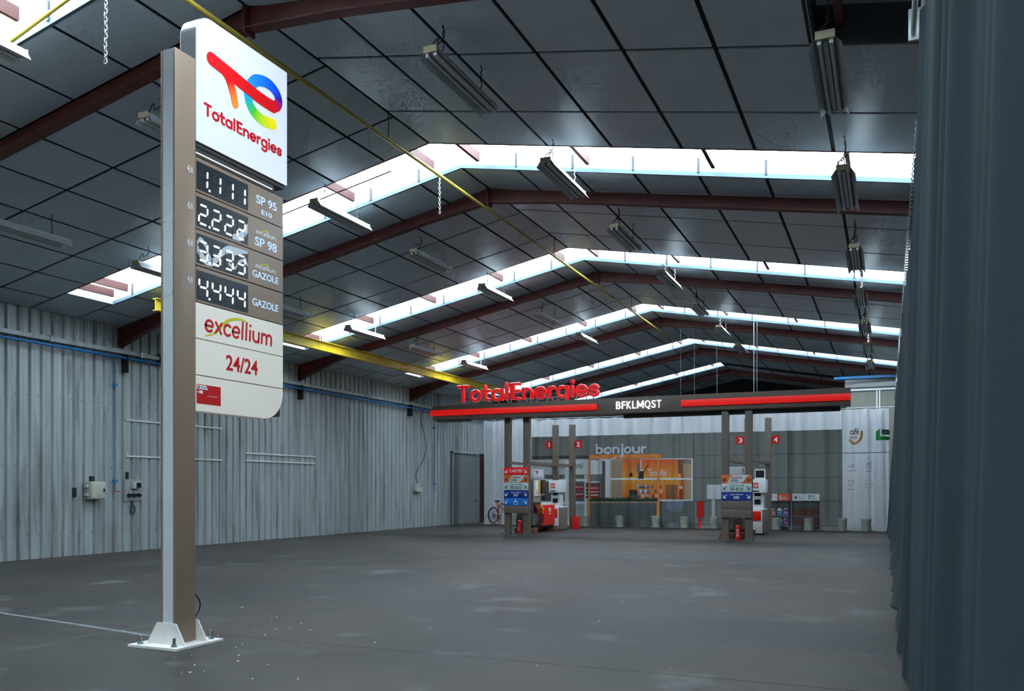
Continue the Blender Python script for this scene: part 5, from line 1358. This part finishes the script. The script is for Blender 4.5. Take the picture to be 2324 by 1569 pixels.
bpp = MB().tube([(-8.3, 7.25, 7.645), (-11.5, 7.25, 6.71)], .024, 8).build('gas_pipe_branch', M['yellow_pipe'], smooth=1); tag(bpp, 'yellow pipe branch crossing the skylight at the upper left corner', 'pipe')
bpp = MB().tube([(-8.3, 13.45, 7.40), (-12.2, 13.45, 6.64)], .014, 6).build('conduit', M['red_steel'], smooth=1); tag(bpp, 'thin dark conduit crossing the nearest whole skylight', 'conduit')
def chain(x, y, z0, z1, label):
    t = thing('hanging_chain', label, 'chain', (x, y, z0), group='loose chains hanging from the roof')
    L_ = .062; me = None; k = int((z1 - z0) / (L_ * .74))
    lk = MB().tube([(.016 * math.cos(a_), 0, .031 + .027 * math.sin(a_)) for a_ in [i * math.pi / 5 for i in range(10)]], .0055, 5, closed=True)
    me = bpy.data.meshes.new('link'); me.from_pydata(lk.v, [], lk.f); me.materials.append(M['chain'])
    for i in range(k):
        o = bpy.data.objects.new('link', me); COL.objects.link(o); o.parent = t; o.location = (.004 * math.sin(i), 0, i * L_ * .74); o.rotation_euler = (0, random.uniform(-.12, .12), math.pi / 2 * (i % 2) + .3)
c1 = on_y(240, 146, 6.85); chain(c1.x, 6.85, c1.z, zc(c1.x) + .1, 'galvanised chain hanging left of the sign post')
c2 = on_y(998, 486, 14.2); chain(c2.x, 14.2, c2.z, zc(c2.x) + .25, 'galvanised chain hanging through the nearest whole skylight')
for px, Yc, z1_, z2_ in ((1711, 29.0, 4.60, None), (1718, 29.05, 4.60, None), (1545, 30.5, 4.58, None), (1576, 30.8, 4.58, None), (1627, 33, 4.6, None)):
    q = on_y(px, 880, Yc)
    o = MB().tube([(q.x, Yc, 4.6 if Yc > 28 else 4.58), (q.x, Yc, zc(q.x) - .02)], .011 if px in (1711, 1718) else .007, 6).build('hanging_wire', M['chain'] if px == 1711 else M['steel'], smooth=1)
    tag(o, 'thin vertical wire above the canopy, %s' % {1711: 'the paired wires, left one', 1718: 'the paired wires, right one', 1545: 'near the white lettering', 1576: 'left of the red band', 1627: 'above the left end of the right red band'}[px], 'wire')

# ---- left wall: compressed air pipe, cable tray, boxes, rails
XWf = XW + .05
ap = thing('air_pipe', 'blue compressed air pipe along the left wall', 'pipe', (XWf + .1, 22, 4.85))
MB().tube([(XWf + .12, 6.0, 4.90), (XWf + .12, 18, 4.89), (XWf + .12, 36.8, 4.83)], .034, 10).build('main_pipe', M['blue_pipe'], ap, smooth=1)
for y_ in (8.7, 15.9, 22.95, 30.0): MB().box(XWf - .05, XWf + .18, y_ - .02, y_ + .02, 4.52, 4.98).build('bracket', M['dark_chain'], ap)
for y_, za, zb_ in ((15.62, 4.86, 1.54), (32.1, 4.83, 1.55)):
    dp = MB().tube([(XWf + .04, y_, za), (XWf + .04, y_, zb_)], .013, 6).build('drop_pipe', M['blue_pipe'], ap, smooth=1)
    MB().box(XWf - .0, XWf + .08, y_ - .05, y_ + .05, 4.16, 4.22).build('clip', M['blue_pipe'], dp); MB().box(XWf - .0, XWf + .08, y_ - .05, y_ + .05, 1.76, 1.82).build('clip', M['blue_pipe'], dp)
    MB().tube([(XWf + .04, y_, zb_), (XWf + .05, y_ + .14, zb_ - .02)], .012, 6).build('tap', M['red_print'], dp)
ct = thing('cable_tray', 'galvanised cable trunking above the blue pipe on the left wall', 'cable tray', (XWf + .06, 22, 5.0))
for i in range(11):
    y_ = 6.0 + i * 2.6
    MB().box(XWf - .04, XWf + .10, y_, y_ + 2.57, 5.005 - i * .005, 5.105 - i * .005).build('trunking', M['clad'], ct)
    MB().box(XWf - .04, XWf + .12, y_ - .04, y_ + .02, 4.985 - i * .005, 5.13 - i * .005).build('coupler', M['steel'], ct)
MB().box(XWf - .02, XWf + .16, 17.0, 17.2, 4.93, 5.14).build('junction_box', M['dark_chain'], ct)
def wall_box(name, y0, y1, z0, z1, d, m_): return MB().box(XWf - .05, XWf - .05 + d, y0, y1, z0, z1)
eb = thing('electrical_box', 'beige electrical enclosure on the left wall beside the dark opening', 'electrical box', (XWf, 14.97, 1.34))
MB().box(XWf - .05, XWf + .20, 14.78, 15.20, 1.345, 1.77).build('enclosure', M['grey_box'], eb, bevel=.01)
MB().box(XWf + .20, XWf + .215, 14.80, 15.18, 1.37, 1.745).build('lid', M['grey_box'], eb, bevel=.004)
mb = MB(); mb.box(XWf + .215, XWf + .24, 15.12, 15.15, 1.52, 1.60); mb.build('latch', M['black'], eb)
mb = MB(); text_fit(mb, '27', (14.96, 1.395, 15.03, 1.44), lambda u, v, t: Vector((XWf + .216 + t, u, v)), t=.001); mb.build('lettering', M['dark_print'], eb)
for z_ in (1.45, 1.66): MB().box(XWf + .02, XWf + .12, 14.72, 14.78, z_ - .03, z_ + .03).build('cable_gland', M['grey_box'], eb)
mb = MB(); mb.box(XWf - .05, XWf + .03, 14.93, 15.02, 1.77, 1.90); mb.build('bracket', M['dark_chain'], eb)
sb = thing('socket_board', 'grey board of sockets and a breaker on the left wall near the sign post', 'electrical board', (XWf, 16.2, 1.28))
MB().box(XWf - .05, XWf - .02, 15.95, 16.50, 1.285, 1.84).build('board', M['clad'], sb)
MB().box(XWf - .02, XWf + .08, 16.16, 16.42, 1.60, 1.78).build('breaker_box', M['grey_box'], sb, bevel=.006)
MB().box(XWf + .08, XWf + .085, 16.25, 16.40, 1.62, 1.75).build('breaker_window', M['screen'], sb)
for j in range(3):
    so = MB(); so.tube([(XWf - .02, 16.08 + j * .15, 1.44), (XWf + .07, 16.08 + j * .15, 1.42)], .045, 10); so.build('socket', M['black'], sb, smooth=.7)
MB().tube([(XWf + .0, 16.2 + .07 * math.cos(a_ * math.pi / 8), 1.06 + .11 * math.sin(a_ * math.pi / 8)) for a_ in range(16)], .016, 6, closed=True).build('coiled_cable', M['rubber'], sb, smooth=1)
MB().tube([(XWf + .0, 16.2, 1.17), (XWf + .0, 16.2, 1.30)], .014, 6).build('cable', M['rubber'], sb)
MB().box(XWf - .05, XWf + .0, 16.02, 16.08, 1.84, 2.02).build('bracket', M['dark_chain'], sb)
o = MB().box(XW - .035, XW + .004, 14.46, 14.58, 1.40, 1.62).build('wall_opening', M['black']); tag(o, 'small dark rectangular hole in the left wall', 'opening')
mt = thing('meter_box', 'small pale box numbered 25 on the left wall before the door', 'electrical box', (XWf, 30.6, 1.45))
MB().box(XWf - .05, XWf + .14, 30.40, 30.90, 1.47, 1.80).build('enclosure', M['grey_box'], mt, bevel=.01)
mb = MB(); text_fit(mb, '25', (30.72, 1.66, 30.88, 1.78), lambda u, v, t: Vector((XWf + .141 + t, u, v)), bold=.02, t=.001); mb.build('lettering', M['dark_print'], mt)
pa = [on_x(px, py, XWf + .02) for px, py in [(955, 940), (957, 962), (964, 990), (967, 1020), (960, 1045), (946, 1070), (944, 1085), (948, 1098)]]
MB().tube(smooth_path([tuple(q) for q in pa], 5), .014, 6).build('cable', M['rubber'], mt, smooth=1)
for ya, yb_, z_, lab in ((16.02, 19.45, 3.345, 'upper one behind the sign post'), (16.02, 19.45, 2.425, 'lower one behind the sign post'), (20.45, 23.87, 2.67, 'upper one right of the sign'), (20.45, 23.87, 2.445, 'lower one right of the sign')):
    o = MB().box(XWf - .05, XWf - .015, ya, yb_, z_ - .02, z_ + .02).build('wall_rail', M['alu']); tag(o, 'thin horizontal steel rail on the left wall, ' + lab, 'rail', 'steel rails on the left wall')
